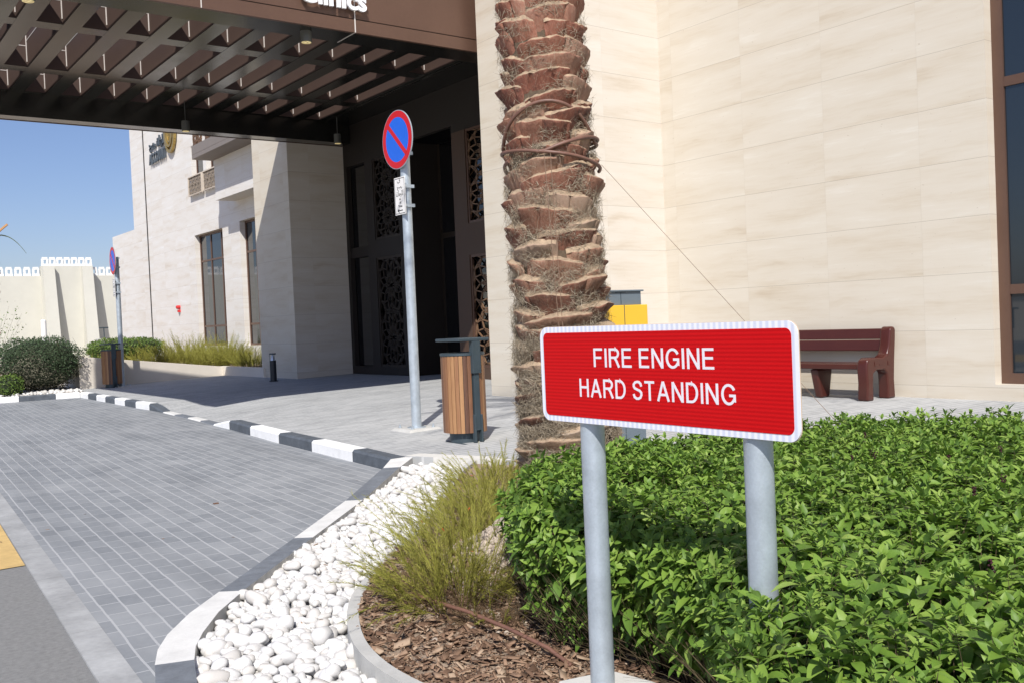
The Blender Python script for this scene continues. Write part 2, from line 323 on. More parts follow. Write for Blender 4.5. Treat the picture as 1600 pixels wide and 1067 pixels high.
def text_tris(body, w=None, h=None, ext=.002, offset=0):
    c = bpy.data.curves.new('t', 'FONT'); c.body = body; c.extrude = ext; c.resolution_u = 4; c.offset = offset
    o = bpy.data.objects.new('t', c); S.collection.objects.link(o); dg = bpy.context.evaluated_depsgraph_get()
    m = o.evaluated_get(dg).to_mesh(); V = np.array([v.co[:] for v in m.vertices]); F = [tuple(p.vertices) for p in m.polygons]
    o.evaluated_get(dg).to_mesh_clear(); bpy.data.objects.remove(o); bpy.data.curves.remove(c)
    mn, mx = V[:, :2].min(0), V[:, :2].max(0)
    if h is None: k = w/(mx[0]-mn[0]); kk = (k, k)
    elif w is None: k = h/(mx[1]-mn[1]); kk = (k, k)
    else: kk = (w/(mx[0]-mn[0]), h/(mx[1]-mn[1]))
    V[:, 0] = (V[:, 0]-mn[0])*kk[0]; V[:, 1] = (V[:, 1]-mn[1])*kk[1]; return V, F
def place_text(mb, body, o, right, up, w=None, h=None, ext=.002, offset=0, mi=0):
    V, F = text_tris(body, w, h, ext, offset); o, r, u = np.array(o, float), np.array(right, float), np.array(up, float); n = np.cross(r, u)
    mb.add(o+V[:, :1]*r+V[:, 1:2]*u+V[:, 2:3]*n, F, mi)
def arc(cx, cz, rx, rz, a0, a1, n=14): return [(cx+rx*math.cos(math.radians(a0+(a1-a0)*k/n)), cz+rz*math.sin(math.radians(a0+(a1-a0)*k/n))) for k in range(n+1)]
_h = .0625
GLY = {'F': (.60, [[(_h, 0), (_h, 1)], [(_h, 1-_h), (.60, 1-_h)], [(_h, .50), (.53, .50)]]), 'I': (.125, [[(_h, 0), (_h, 1)]]),
 'E': (.62, [[(_h, 0), (_h, 1)], [(_h, 1-_h), (.61, 1-_h)], [(_h, .53), (.57, .53)], [(_h, _h), (.62, _h)]]),
 'R': (.68, [[(_h, 0), (_h, 1)], [(_h, 1-_h), (.40, 1-_h)]+arc(.40, .725, .205, .2125, 90, -90)+[(_h, .5125)], [(.36, .5), (.47, .36), (.64, 0)]]),
 'N': (.68, [[(_h, 0), (_h, 1)], [(.68-_h, 0), (.68-_h, 1)], [(_h, .98), (.68-_h, .02)]]),
 'G': (.76, [arc(.39, .5, .39-_h, .5-_h, 28, 322, 26)+[(.76-_h, .22), (.76-_h, .45), (.42, .45)]]),
 'H': (.66, [[(_h, 0), (_h, 1)], [(.66-_h, 0), (.66-_h, 1)], [(_h, .53), (.66-_h, .53)]]),
 'A': (.74, [[(.05, 0), (.37, 1)], [(.37, 1), (.69, 0)], [(.16, .33), (.58, .33)]]),
 'D': (.68, [[(_h, 0), (_h, 1)], [(_h, 1-_h), (.30, 1-_h)]+arc(.30, .5, .68-.30-_h, .5-_h, 90, -90, 18)+[(_h, _h)]]),
 'S': (.63, [[(.565, .70), (.53, .84), (.43, .925), (.31, .937), (.18, .90), (.09, .80), (.09, .69), (.15, .60), (.31, .535), (.47, .475), (.56, .38), (.565, .26), (.50, .13), (.38, .067), (.25, .067), (.12, .14), (.065, .30)]]),
 'T': (.62, [[(.31, 0), (.31, 1)], [(0, 1-_h), (.62, 1-_h)]])}
def line_text(mb, txt, x, y0, z0, width, h, d0=0):
    """monoline capitals on the plane x, reading towards -y"""
    gap, sp_ = .155, .30; tot = sum(sp_ if c == ' ' else GLY[c][0]+gap for c in txt)-gap; kx = width/tot; cur = 0; nst = 0
    for c in txt:
        if c == ' ': cur += sp_; continue
        for st in GLY[c][1]:
            P = [Vector((cur+p[0], p[1])) for p in st]; L, Rr = [], []; dx = (nst % 5)*.00008; nst += 1
            for i, p in enumerate(P):
                a = (P[i]-P[i-1]).normalized() if i else (P[1]-P[0]).normalized(); b = (P[i+1]-P[i]).normalized() if i < len(P)-1 else a
                n1 = Vector((-a.y, a.x)); n2 = Vector((-b.y, b.x)); mm = (n1+n2).normalized(); k = _h/max(.45, mm.dot(n1)); L.append(p+mm*k); Rr.append(p-mm*k)
            V = [(x-dx, y0-q.x*kx, z0+q.y*h) for q in L+Rr]+[(x+.0006, y0-q.x*kx, z0+q.y*h) for q in L+Rr]; n = len(P)
            F = [(i, i+1, n+i+1, n+i) for i in range(n-1)]+[(i, 2*n+i, 2*n+i+1, i+1) for i in range(n-1)]+[(n+i, n+i+1, 3*n+i+1, 3*n+i) for i in range(n-1)]
            mb.add(V, F)
        cur += GLY[c][0]+gap
# ================================================================== SETTING
def lerpy(tab, y):
    ys = [t[0] for t in tab]; xs = [t[1] for t in tab]; return float(np.interp(y, ys, xs))
KERB = [(7.9, 4.40), (8.75, 4.47), (9.87, 4.55), (10.94, 4.62), (12.12, 4.73), (13.2, 4.84), (14.1, 4.90), (15.2, 5.0), (16.45, 5.06), (17.56, 5.14), (18.5, 5.12), (21, 5.17), (23.6, 5.22)]
BND = [(-3, 8.2), (0, 7.3), (2.0, 6.6), (4.5, 5.75), (6.8, 5.06), (7.86, 4.66)]
RD = -.12
m = MB(); m.add([(-300, -300, -.16), (400, -300, -.16), (400, 500, -.16), (-300, 500, -.16)], [(0, 1, 2, 3)]); tag(m.build('ground', SAND), kind='structure')
m = MB(); xa = lambda y: .628+.0689*y; xs = lambda y: .771+.0684*y
m.add([(-9, -10, RD-.008), (xa(-10), -10, RD-.008), (xa(90), 90, RD-.008), (-9, 90, RD-.008)], [(0, 1, 2, 3)]); tag(m.build('asphalt_road', ASPH), kind='structure')
m = MB(); m.add([(-1.4, 6.49, RD-.003), (xa(6.49)-.005, 6.49, RD-.003), (xa(12)-.005, 12, RD-.003), (-1.4, 12, RD-.003)], [(0, 1, 2, 3)]); tag(m.build('road_marking', YEL), kind='structure')
m = MB()
for i in range(-6, 40):
    y0, y1 = i*1.2, i*1.2+1.194; m.hexa([(xa(y0), y0, RD-.05), (xs(y0), y0, RD-.05), (xs(y1), y1, RD-.05), (xa(y1), y1, RD-.05), (xa(y0), y0, RD+.002), (xs(y0), y0, RD+.002), (xs(y1), y1, RD+.002), (xa(y1), y1, RD+.002)])
tag(m.build('channel_strip', STRIP), kind='structure')
m = MB(); m.add([(xs(-6), -6, RD), (5.5, -6, RD), (5.5, 24.2, RD), (xs(24.2), 24.2, RD)], [(0, 1, 2, 3)]); tag(m.build('paved_driveway', PAV_ROAD), kind='structure')
# raised plaza with the dropped kerb dip
def plz(x, y, xm):
    f = min(max((y-13.3)/.9, 0), 1)*min(max((17.9-y)/.9, 0), 1); g = min(max(1-(x-xm)/1.5, 0), 1); return -.108*f*g+.0875*min(max((x-4.9)/3.7, 0), 1)+.035*min(max((x-9)/1.5, 0), 1)*min(max((y-13)/2, 0), 1)
ys_ = sorted(set([round(v, 2) for v in np.arange(-3, 25.01, .5)]+[13.3, 13.6, 13.9, 14.2, 17.0, 17.3, 17.6, 17.9, 7.88]))
us = [0, .25, .5, .75, 1, 1.25, 1.5, 2.5, 3.7, 4.3, 5.2]
V = []; n = len(us)+1
for y in ys_:
    xm = (lerpy(KERB, y)+.14) if y >= 7.87 else lerpy(BND, y)
    if y > 23.6: xm = lerpy(KERB, 23.6)+.14
    row = [xm+u for u in us]+[14.0]
    V += [(x, y, plz(x, y, xm)) for x in row]
F = [(i*n+j, i*n+j+1, (i+1)*n+j+1, (i+1)*n+j) for i in range(len(ys_)-1) for j in range(n-1)]
m = MB(); m.add(V, F); b = len(m.v)   # south/garden side skirt
for i in range(len(ys_)-1):
    a, c = V[i*n], V[(i+1)*n]; m.add([a, c, (c[0], c[1], -.3), (a[0], a[1], -.3)], [(0, 1, 2, 3)])
PL = m.build('plaza_pavement', PAV_PLZ); tag(PL, kind='structure')
# pale concrete margin of the plaza beside the planter
m = MB(); bp = [(4.60, 7.90), (5.06, 6.8), (5.75, 4.5), (6.6, 2.0), (7.3, 0)]
m.prism([*bp, *[(x+.16, y+.03) for x, y in reversed(bp)]], -.2, .004); tag(m.build('plaza_edging', CONCL), kind='structure')
# kerbs ------------------------------------------------------------
def kerb_run(name, pts, w, top, bot, mats, colours, lean=.02):
    """pts: outer (road side) points at stone boundaries; every stone one colour"""
    m = MB()
    for i in range(len(pts)-1):
        a, c = Vector((*pts[i], 0)), Vector((*pts[i+1], 0)); t = (c-a).normalized(); q = Vector((t.y, -t.x, 0))
        a2, c2 = a+t*.004, c-t*.004; ta, tb = (top[i], top[i+1]) if hasattr(top, '__len__') else (top, top)
        v = [a2, c2, c2+q*w, a2+q*w]
        lo = [(p.x, p.y, bot) for p in v]; r = .022
        def up(p, z, dx): return (p.x+q.x*dx, p.y+q.y*dx, z)
        P = lo+[up(a2, ta-r, 0), up(c2, tb-r, 0), up(c2, tb, r), up(a2, ta, r), up(v[2], tb, 0), up(v[3], ta, 0)]
        m.add(P, [(0, 4, 5, 1), (4, 7, 6, 5), (7, 9, 8, 6), (9, 3, 2, 8), (0, 3, 9, 7, 4), (1, 5, 6, 8, 2)][:], colours[i] % len(mats))
    o = m.build(name, mats, bevel=0); return tag(o, kind='structure')
# road side kerb of the plaza, nearest stones first (direction +y, road on the left)
yb = [7.86, 8.75, 9.87, 10.94, 12.12, 13.15]
kerb_run('plaza_kerb', [(lerpy(KERB, y), y) for y in yb]+[(4.885, 13.95)], .16, [.004, .004, .004, .004, .004, .004, -.10], -.3, [KBLACK, KWHITE], [0, 1, 0, 1, 0, 1])
yb = [13.95, 14.75, 15.5, 16.3, 17.1]
kerb_run('dropped_kerb', [(lerpy(KERB, y), y) for y in yb], .16, -.104, -.3, [KFLUSHW, KFLUSHB], [1, 0, 1, 0])
yb = [17.1, 17.95, 18.8, 19.6, 20.4, 21.2, 22.0, 22.8, 23.6]
kerb_run('plaza_kerb', [(lerpy(KERB, y), y) for y in yb], .16, [-.10]+[.004]*8, -.3, [KBLACK, KWHITE], [0, 1, 0, 1, 0, 1, 0, 1])
kx = [5.22, 4.72, 3.98, 3.2, 2.4, 1.6, .8]
kerb_run('garden_kerb', [(x, 23.62+(5.22-x)*.12) for x in kx], .15, .004, -.3, [KWHITE, KBLACK], [0, 1, 0, 1, 0, 1])
IK_O = [(4.46, 7.92), (4.171, 7.577), (3.262, 6.528), (2.446, 5.626), (1.657, 4.762), (1.42, 4.50), (1.244, 4.255), (1.15, 4.08), (1.085, 3.90), (1.00, 3.60), (.95, 3.2), (.93, 2.6), (.96, 1.8)]
IK_I = [(4.66, 7.84), (4.30, 7.50), (3.37, 6.455), (2.54, 5.555), (1.755, 4.69), (1.53, 4.42), (1.37, 4.17), (1.285, 4.01), (1.225, 3.85), (1.14, 3.56), (1.085, 3.2), (1.065, 2.6), (1.10, 1.8)]
IKC = [1, 0, 1, 0, 1, 1, 1, 1, 0, 0, 1, 0]
m = MB()
for i in range(len(IK_O)-1):
    zt = lambda k: -.055 if k > 1 else -.055+.055*(2-k)/2*1.0
    a, b2, c2, d2 = IK_O[i], IK_O[i+1], IK_I[i+1], IK_I[i]; z0_, z1_ = zt(i), zt(i+1); f = .003
    L = [Vector((*p, 0)) for p in (a, b2, c2, d2)]
    lo = [(p.x, p.y, -.3) for p in L]; hi = [(L[0].x, L[0].y, z0_), (L[1].x, L[1].y, z1_), (L[2].x, L[2].y, z1_), (L[3].x, L[3].y, z0_)]
    # split the long stones' joints with a hair gap
    if IKC[i] != (IKC[i-1] if i else -1):
        t = (L[1]-L[0]).normalized()*f; lo[0] = tuple(Vector(lo[0])+t); lo[3] = tuple(Vector(lo[3])+t); hi[0] = tuple(Vector(hi[0])+t); hi[3] = tuple(Vector(hi[3])+t)
    b = len(m.v); m.v += lo+hi
    for fc, mi in (((4, 7, 6, 5), IKC[i]), ((0, 4, 5, 1), IKC[i]), ((1, 5, 6, 2), IKC[i]), ((3, 2, 6, 7), 2), ((0, 3, 7, 4), IKC[i])): m.f.append(tuple(b+k for k in fc)); m.mi.append(mi)
tag(m.build('island_kerb', [KFLUSHB, KFLUSHW, CONC]), kind='structure')
# planter edging ring
RG = [(1.95, 2.2), (1.72, 2.6), (1.66, 3.0), (1.72, 3.42), (1.90, 3.84), (2.12, 4.17), (2.48, 4.56), (2.89, 4.99), (3.45, 5.62), (4.02, 6.29), (4.45, 6.8), (4.86, 7.2)]
m = MB()
def offp(P, d):
    out = []
    for i, p in enumerate(P):
        a, b = Vector(P[max(i-1, 0)]), Vector(P[min(i+1, len(P)-1)]); t = (b-a).normalized(); out.append((p[0]+t.y*d, p[1]-t.x*d))
    return out
def smoothp(P, k=5):
    out = []; P = [Vector((*p, 0)) for p in P]
    for i in range(len(P)-1):
        p0, p1, p2, p3 = P[max(i-1, 0)], P[i], P[i+1], P[min(i+2, len(P)-1)]
        for j in range(k):
            t = j/k; q = .5*((2*p1)+(p2-p0)*t+(2*p0-5*p1+4*p2-p3)*t*t+(3*p1-p0-3*p2+p3)*t**3); out.append((q.x, q.y))
    return out+[(P[-1].x, P[-1].y)]
RGs = smoothp(RG); RGi = offp(RGs, .052)
for i in range(len(RGs)-1):
    v = [RGs[i], RGs[i+1], RGi[i+1], RGi[i]]; m.hexa([(p[0], p[1], -.3) for p in v]+[(p[0], p[1], -.012) for p in v])
bmesh_o = m.build('planter_edging', CONC, smooth=40); tag(bmesh_o, kind='structure')
# pebble bed base, planter soil (height field)
PEBP = IK_I[:11]+[(1.3, 1.2), (2.0, 1.2)]+[RG[0]]+RG[1:]+[(4.95, 7.1)]
PEBP = [*IK_I, (1.5, 1.3), *RG, (4.98, 7.0), (4.66, 7.82)]
m = MB(); m.add([(x, y, -.135) for x, y in PEBP], [tuple(range(len(PEBP)))]); tag(m.build('pebble_bed_ground', TOPSOIL), kind='structure')
def soilz(x, y):
    z = -.045
    z += .30*math.exp(-(((x-2.95)/.42)**2+((y-3.75)/.40)**2))
    z += .10*math.exp(-(((x-4.2)/1.0)**2+((y-5.0)/1.0)**2))
    z += .06*math.exp(-(((x-2.6)/.6)**2+((y-4.2)/.6)**2))
    return z+.018*mnoise.noise(Vector((x*6, y*6, 0)))+.01*mnoise.noise(Vector((x*19, y*19, 3)))
SOILP = [*RGi, (5.0, 6.9), *[(x+.02, y) for x, y in bp[1:]], (7.5, -1.0), (2.2, -1.0), (1.9, 1.0)]
xx = np.arange(1.5, 7.6, .05); yy = np.arange(-1, 7.4, .05); nx = len(xx)
V = [(x, y, soilz(x, y)) for y in yy for x in xx]; X_, Y_ = np.meshgrid(xx, yy); ins = inpoly(X_+.025, Y_+.025, SOILP)
F = [(i*nx+j, i*nx+j+1, (i+1)*nx+j+1, (i+1)*nx+j) for i in range(len(yy)-1) for j in range(nx-1) if ins[i, j]]
tag(npmesh('planter_soil', V, F, SOIL, smooth=True), kind='structure')
# loose grey crumbs of soil on the mound
def ico(sub=1, jit=0.0, seed=0):
    bm = bmesh.new(); bmesh.ops.create_icosphere(bm, subdivisions=sub, radius=1); r_ = random.Random(seed)
    for v in bm.verts: v.co *= 1+r_.uniform(-jit, jit)
    V = np.array([v.co[:] for v in bm.verts]); F = np.array([[l.index for l in f.verts] for f in bm.faces]); bm.free(); return V, F
def rand_rot(n, flat=None):
    A = nrm(rng.normal(size=(n, 3)));
    if flat is not None: A = nrm(A*np.array([1, 1, flat]))
    B = nrm(np.cross(A, rng.normal(size=(n, 3)))); return A, B, np.cross(A, B)
N = 5200; px_ = rng.normal(2.90, .27, N); py_ = rng.normal(3.66, .30, N)
V, F = ico(1, .25, 3); A, B, Cc = rand_rot(N); P = np.array([(x, y, soilz(x, y)+.004) for x, y in zip(px_, py_)])
V, F = scatter(V, F, P, A, B, Cc, rng.uniform(.004, .017, (N, 1))*rng.uniform(.6, 1.3, (N, 3)))
CRUMB = mk('soil_crumb', (.40, .335, .27), .95, 0, .3, 30)
tag(npmesh('soil_crumbs', V, F, CRUMB), kind='stuff')
# white pebbles -----------------------------------------------------
def pebbles(name, poly, zb, smin, smax, step):
    """jittered layers of rounded stones; a hash grid keeps stones of one layer from coinciding"""
    xs0, xs1 = min(p[0] for p in poly), max(p[0] for p in poly); ys0, ys1 = min(p[1] for p in poly), max(p[1] for p in poly); pts = []
    for lay, fac in ((0, .80), (1, .82), (2, 1.5)):
        cell = {}; area = (xs1-xs0)*(ys1-ys0)
        for _ in range(int(area/step**2*(7 if lay < 2 else 3))):
            x, y = rnd.uniform(xs0, xs1), rnd.uniform(ys0, ys1); r = smin+(smax-smin)*rnd.random()**1.5
            ki, kj = int(x/.09), int(y/.09); ok = True
            for a in (-1, 0, 1):
                for b in (-1, 0, 1):
                    for (qx, qy, qr) in cell.get((ki+a, kj+b), ()):
                        if (qx-x)**2+(qy-y)**2 < ((qr+r)*fac)**2: ok = False
            if ok: cell.setdefault((ki, kj), []).append((x, y, r)); pts.append((x, y, lay, r))
    P = np.array(pts); P = P[inpoly(P[:, 0], P[:, 1], poly)]; R_ = P[:, 3]; mN = len(P); allV, allF, base = [], [], 0
    for s in range(6):
        bv, bf = ico(2); sel = np.arange(mN) % 6 == s; q = P[sel]; rr = R_[sel]; c = len(q)
        bv = bv*(1+.16*np.sin(bv[:, [1]]*2.3+s)+.12*np.cos(bv[:, [0]]*2.9+s*1.7)+.07*np.sin(bv[:, [2]]*4+bv[:, [0]]*3+s))
        yaw = rng.uniform(0, 2*PI, c); tl = rng.normal(0, .20, (c, 2))
        Z = nrm(np.stack([tl[:, 0], tl[:, 1], np.ones(c)], 1)); X = nrm(np.stack([np.cos(yaw), np.sin(yaw), np.zeros(c)], 1)); X = nrm(X-Z*(X*Z).sum(1, keepdims=True)); Y = np.cross(Z, X)
        sc = rr[:, None]*np.stack([rng.uniform(1.0, 1.45, c), rng.uniform(.75, 1.05, c), rng.uniform(.55, .85, c)], 1)
        pos = np.stack([q[:, 0], q[:, 1], zb+sc[:, 2]*.7+q[:, 2]*.021+rng.uniform(0, .010, c)], 1)
        v, f = scatter(bv, bf, pos, X, Y, Z, sc); allV.append(v); allF.append(f+base); base += len(v)
    return tag(npmesh(name, np.concatenate(allV), np.concatenate(allF), PEB, smooth=True), kind='stuff')
pebbles('white_pebbles', PEBP, -.135, .021, .049, .052)
GP = [(5.35, 23.95), (5.35, 24.5), (9.0, 30), (1, 30), (1, 24.4)]
m = MB(); m.add([(5.38, 23.7, -.03), (5.5, 60, -.03), (-2, 60, -.03), (-2, 24.6, -.03)], [(0, 1, 2, 3)])
tag(m.build('garden_soil', SAND), kind='structure')
pebbles('garden_pebbles', [(5.33, 23.86), (5.36, 24.5), (5.3, 26.5), (3.4, 26.5), (3.2, 24.1)], -.03, .03, .05, .08)
# bark chips
chip_v = np.array([(-.5, -.5, -.06), (.5, -.35, -.05), (.62, .4, -.05), (-.4, .5, -.06), (-.45, -.4, .06), (.45, -.3, .07), (.5, .33, .05), (-.36, .42, .07)])
chip_f = np.array([(3, 2, 1, 0), (4, 5, 6, 7), (0, 1, 5, 4), (1, 2, 6, 5), (2, 3, 7, 6), (3, 0, 4, 7)])
N = 26000; x = rng.uniform(1.7, 3.4, N); y = rng.uniform(1.9, 4.6, N); k = inpoly(x, y, [*RGi[:36], (3.4, 4.6), (3.2, 3.4), (2.9, 1.9)]) & (np.exp(-(((x-2.95)/.42)**2+((y-3.75)/.40)**2)) < .38); x, y = x[k], y[k]; N = len(x)
yaw = rng.uniform(0, 2*PI, N); tl = rng.normal(0, .42, (N, 2)); Z = nrm(np.stack([tl[:, 0], tl[:, 1], np.ones(N)], 1)); X = np.stack([np.cos(yaw), np.sin(yaw), np.zeros(N)], 1); X = nrm(X-Z*(X*Z).sum(1, keepdims=True)); Y = np.cross(Z, X)
L = rng.lognormal(-4.4, .68, N); sc = np.stack([L*1.3, L*rng.uniform(.35, .8, N), L*.9], 1)
P = np.array([(a, b, soilz(a, b)+rnd.uniform(.0, .02)) for a, b in zip(x, y)])
V, F = scatter(chip_v, chip_f, P, X, Y, Z, np.minimum(sc, .075)); tag(npmesh('bark_mulch', V, F, CHIP), kind='stuff')
# stray chips and leaf bits among the pebbles and on the paving
N = 260; x = rng.uniform(1.0, 4.8, N); y = rng.uniform(2.4, 8, N); ip = inpoly(x, y, PEBP); k = ip | (rng.random(N) < .18); k &= ~inpoly(x, y, RG+[(6, 5), (6, 1)]); x, y, ip = x[k], y[k], ip[k]; N = len(x)
A, B, Cc = rand_rot(N); Z = nrm(np.stack([rng.normal(0, .2, N), rng.normal(0, .2, N), np.ones(N)], 1)); X = nrm(np.cross(Z, A)); Y = np.cross(Z, X); L = rng.uniform(.006, .022, N)
V, F = scatter(chip_v, chip_f, np.stack([x, y, np.where(ip, -.062, RD+.002)], 1), X, Y, Z, np.stack([L*1.3, L*.6, L*.4], 1)); tag(npmesh('scattered_debris', V, F, CHIP), kind='stuff')
# ================================================================== BUILDING
BLD = empty('clinic_building', (11.75, 16, 0), 'large travertine clad clinic building with a dark bronze entrance', 'building')
def wall_x(m, x, t, y0, y1, z0, z1, holes):
    """wall in the plane x (front face), thickness t to +x, with rectangular holes (ya, yb, za, zb)"""
    ys = sorted({y0, y1, *[h[0] for h in holes], *[h[1] for h in holes]})
    for a, b in zip(ys, ys[1:]):
        hs = sorted([(h[2], h[3]) for h in holes if h[0] <= a+1e-6 and h[1] >= b-1e-6]); z = z0
        for c, d in hs:
            if c > z: m.box(x, x+t, a, b, z, c)
            z = d
        if z < z1: m.box(x, x+t, a, b, z, z1)
TOP = 14
# right wing wall
m = MB(); wall_x(m, 11.75, .5, -6, 11.3, -.3, TOP, [(3.0, 5.87, .2, 8)]); m.build('wall', TRY, BLD)
# pier: -x face and -y face
m = MB(); m.box(9.265, 9.45, 11.302, 13.0, -.3, TOP); m.build('wall', TRY, BLD)
m = MB(); m.box(9.267, 11.752, 11.3, 11.45, -.3, TOP); m.build('wall', TRX, BLD)
m = MB(); m.box(9.267, 11.9, 12.85, 12.998, -.3, TOP); m.build('wall', TRX, BLD)
# column at the far end of the entrance
m = MB(); m.box(9.9, 10.1, 22.102, 24.3, -.3, TOP); m.build('column', TRY, BLD)
m = MB(); m.box(9.902, 11.95, 22.1, 22.25, -.3, TOP); m.build('column', TRX, BLD)
m = MB(); m.box(9.902, 11.95, 24.15, 24.302, -.3, TOP); m.build('column', TRX, BLD)
# far facade
WY = [(31.7, 34.5, .76, 4.72), (27.4, 30.15, .76, 4.78), (33.25, 34.45, 6.77, 7.9), (31.6, 32.95, 6.77, 7.9)]
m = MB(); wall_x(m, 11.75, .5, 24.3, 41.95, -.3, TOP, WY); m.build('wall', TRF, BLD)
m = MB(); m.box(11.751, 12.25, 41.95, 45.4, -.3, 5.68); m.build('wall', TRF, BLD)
m = MB(); m.box(11.735, 11.76, 40.02, 40.12, 0, TOP); m.build('expansion_joint', GROOVE, BLD)
m = MB(); m.box(11.76, 30, 45.38, 45.4, -.3, 5.6); m.box(12.3, 30, 41.9, 41.95, 0, TOP); m.build('wall', TRX, BLD)
# interior backing so that openings read dark
m = MB(); m.box(13.2, 13.3, -6, 45, -.3, TOP); m.box(11.9, 13.2, 12.9, 22.2, 6.9, 7.0); m.build('interior_wall', mk('dark_interior', (.03, .027, .025), .9), BLD)
def window_x(name, x, y0, y1, z0, z1, ycuts, zcuts, fr=.06, dep=.18, fm=BRONZE, gm=GLASS, sill=True):
    m = MB(); xx0, xx1 = x+dep, x+dep+.07
    m.box(xx0, xx1, y0, y0+fr, z0, z1); m.box(xx0, xx1, y1-fr, y1, z0, z1); m.box(xx0, xx1, y0+fr, y1-fr, z0, z0+fr); m.box(xx0, xx1, y0+fr, y1-fr, z1-fr, z1)
    for c in ycuts: m.box(xx0+.004, xx1-.004, c-fr*.45, c+fr*.45, z0+fr, z1-fr)
    for c in zcuts: m.box(xx0+.006, xx1-.006, y0+fr, y1-fr, c-fr*.45, c+fr*.45)
    w = m.build(name, fm, BLD); g = MB(); g.box(x+dep+.03, x+dep+.036, y0+fr, y1-fr, z0+fr, z1-fr); g.build('pane', gm, w); return w
window_x('window', 11.75, 31.7, 34.5, .76, 4.72, [32.35, 33.4], [1.45, 3.78], .07)
window_x('window', 11.75, 27.4, 30.15, .76, 4.78, [28.4, 29.3], [1.45, 3.78], .07)
window_x('window', 11.75, 33.25, 34.45, 6.77, 7.9, [], [], .05)
window_x('window', 11.75, 31.6, 32.95, 6.77, 7.9, [], [], .05)
window_x('window', 11.75, 3.0, 5.87, .2, 8, [4.5], [1.35, 3.87], .13, .16)
# projecting stone box and balcony above
m = MB(); m.box(11.1, 11.752, 25.5, 30.4, 5.45, 6.95); m.build('stone_bay', TRF, BLD)
bal = MB(); bal.box(10.43, 11.752, 26.0, 30.5, 6.73, 6.86).box(10.43, 10.48, 26.0, 30.5, 6.86, 7.15).box(10.48, 11.752, 30.45, 30.5, 6.86, 7.15)
bal = bal.build('balcony', mk('balcony_bronze', (.22, .19, .17), .6, .1, .06), BLD, bevel=.01)
# ---- star lattice generator
def rosette(m, plane, u0, u1, z0, z1, cell, w, d, c0):
    """12 point rosettes filling the rectangle; plane 'x': u is y, at x=c0"""
    nu, nz = max(1, round((u1-u0)/cell)), max(1, round((z1-z0)/cell)); cu, cz = (u1-u0)/nu, (z1-z0)/nz
    P = (lambda u, z: (c0, u, z)) if plane == 'x' else (lambda u, z: (u, c0, z)); up = (1, 0, 0) if plane == 'x' else (0, 1, 0)
    def seg(a, b):
        a = (min(max(a[0], u0), u1), min(max(a[1], z0), z1)); b = (min(max(b[0], u0), u1), min(max(b[1], z0), z1))
        if (a[0]-b[0])**2+(a[1]-b[1])**2 > 1e-5: m.bar(P(*a), P(*b), w, d, up)
    for i in range(nu):
        for j in range(nz):
            cx, cz_ = u0+(i+.5)*cu, z0+(j+.5)*cz
            pt = lambda r, a: (cx+cu*r*math.cos(a), cz_+cz*r*math.sin(a))
            for k in range(12):
                a = k*PI/6+PI/12; h = PI/12
                seg(pt(.17, a), pt(.33, a+h)); seg(pt(.17, a), pt(.33, a-h)); seg(pt(.33, a+h), pt(.47, a)); seg(pt(.33, a-h), pt(.47, a))
                seg(pt(.47, a), pt(.54, a+h)) ; seg(pt(.47, a), pt(.54, a-h))
                if k % 3 == 1: seg(pt(.47, a), pt(.70, a))
                if cell > .9: seg(pt(.17, a), pt(.17, a+2*h)); seg(pt(.33, a+h), pt(.08, a+h)); seg(pt(.25, a+h*.5), pt(.25, a+h*1.5)); seg(pt(.54, a+h), pt(.54, a-h)); seg(pt(.54, a+h), pt(.70, a+h))
            for a in (PI/4, 3*PI/4, 5*PI/4, 7*PI/4): seg(pt(.54, a), pt(.70, a))
def screen(y0, y1, z0, z1, x, cell, w=.022, fr=.05):
    f = MB(); f.box(x, x+.06, y0, y0+fr, z0, z1).box(x, x+.06, y1-fr, y1, z0, z1).box(x, x+.06, y0+fr, y1-fr, z0, z0+fr).box(x, x+.06, y0+fr, y1-fr, z1-fr, z1)
    s_ = f.build('lattice_screen', BRONZE if y0 < 17 else DBRONZE, BLD); g = MB(); rosette(g, 'x', y0+fr, y1-fr, z0+fr, z1-fr, cell, w, .03, x+.03); g.build('star_lattice', TANB if y0 < 17 else DBRONZE, s_)  # sunlit right screens get lighter bronze, shaded left ones darker: light painted in
# entrance: bronze frame with screens, doorway and transom
X0 = 11.42; m = MB()
def fr_(y0, y1, z0, z1, dx=0, t=.12): m.box(X0+dx, X0+dx+t, y0, y1, z0, z1)
fr_(12.99, 17.12, 5.24, 7.0); fr_(19.05, 22.1, 5.24, 7.0); fr_(17.12, 19.05, 5.4, 7.0)                                         # head
fr_(21.0, 22.1, 0.02, .24); fr_(21.95, 22.1, .24, 5.24); fr_(19.05, 21.95, 0.02, .24, -.004); fr_(20.62, 21.0, .24, 5.24); fr_(19.05, 19.42, .24, 5.24); fr_(19.42, 20.62, 2.86, 3.30); fr_(21.0, 21.95, 2.95, 3.2, .03); m.box(X0+.12, 12.6, 19.06, 19.2, 0, 5.4)
m.build('entrance_frame', DOORB, BLD); m = MB()  # shaded copy of the frame bronze, shade painted into its colour
fr_(16.62, 17.12, .02, 5.24); fr_(12.99, 16.62, .02, .28, -.004); fr_(14.95, 15.1, .28, 5.24); fr_(12.99, 13.3, .28, 5.24); fr_(15.1, 16.62, 2.62, 3.28); fr_(13.3, 14.95, 2.62, 3.28)
m.box(X0+.12, 12.6, 17.0, 17.118, 0, 5.4)
m.build('entrance_frame', mk('sunlit_frame_bronze', (.075, .043, .027), .6, 0, .08), BLD)  # lighter copy of the frame bronze, sunlight painted into its colour
screen(19.42, 20.62, .24, 2.86, X0+.02, 1.1); screen(19.42, 20.62, 3.30, 5.24, X0+.02, 1.1)
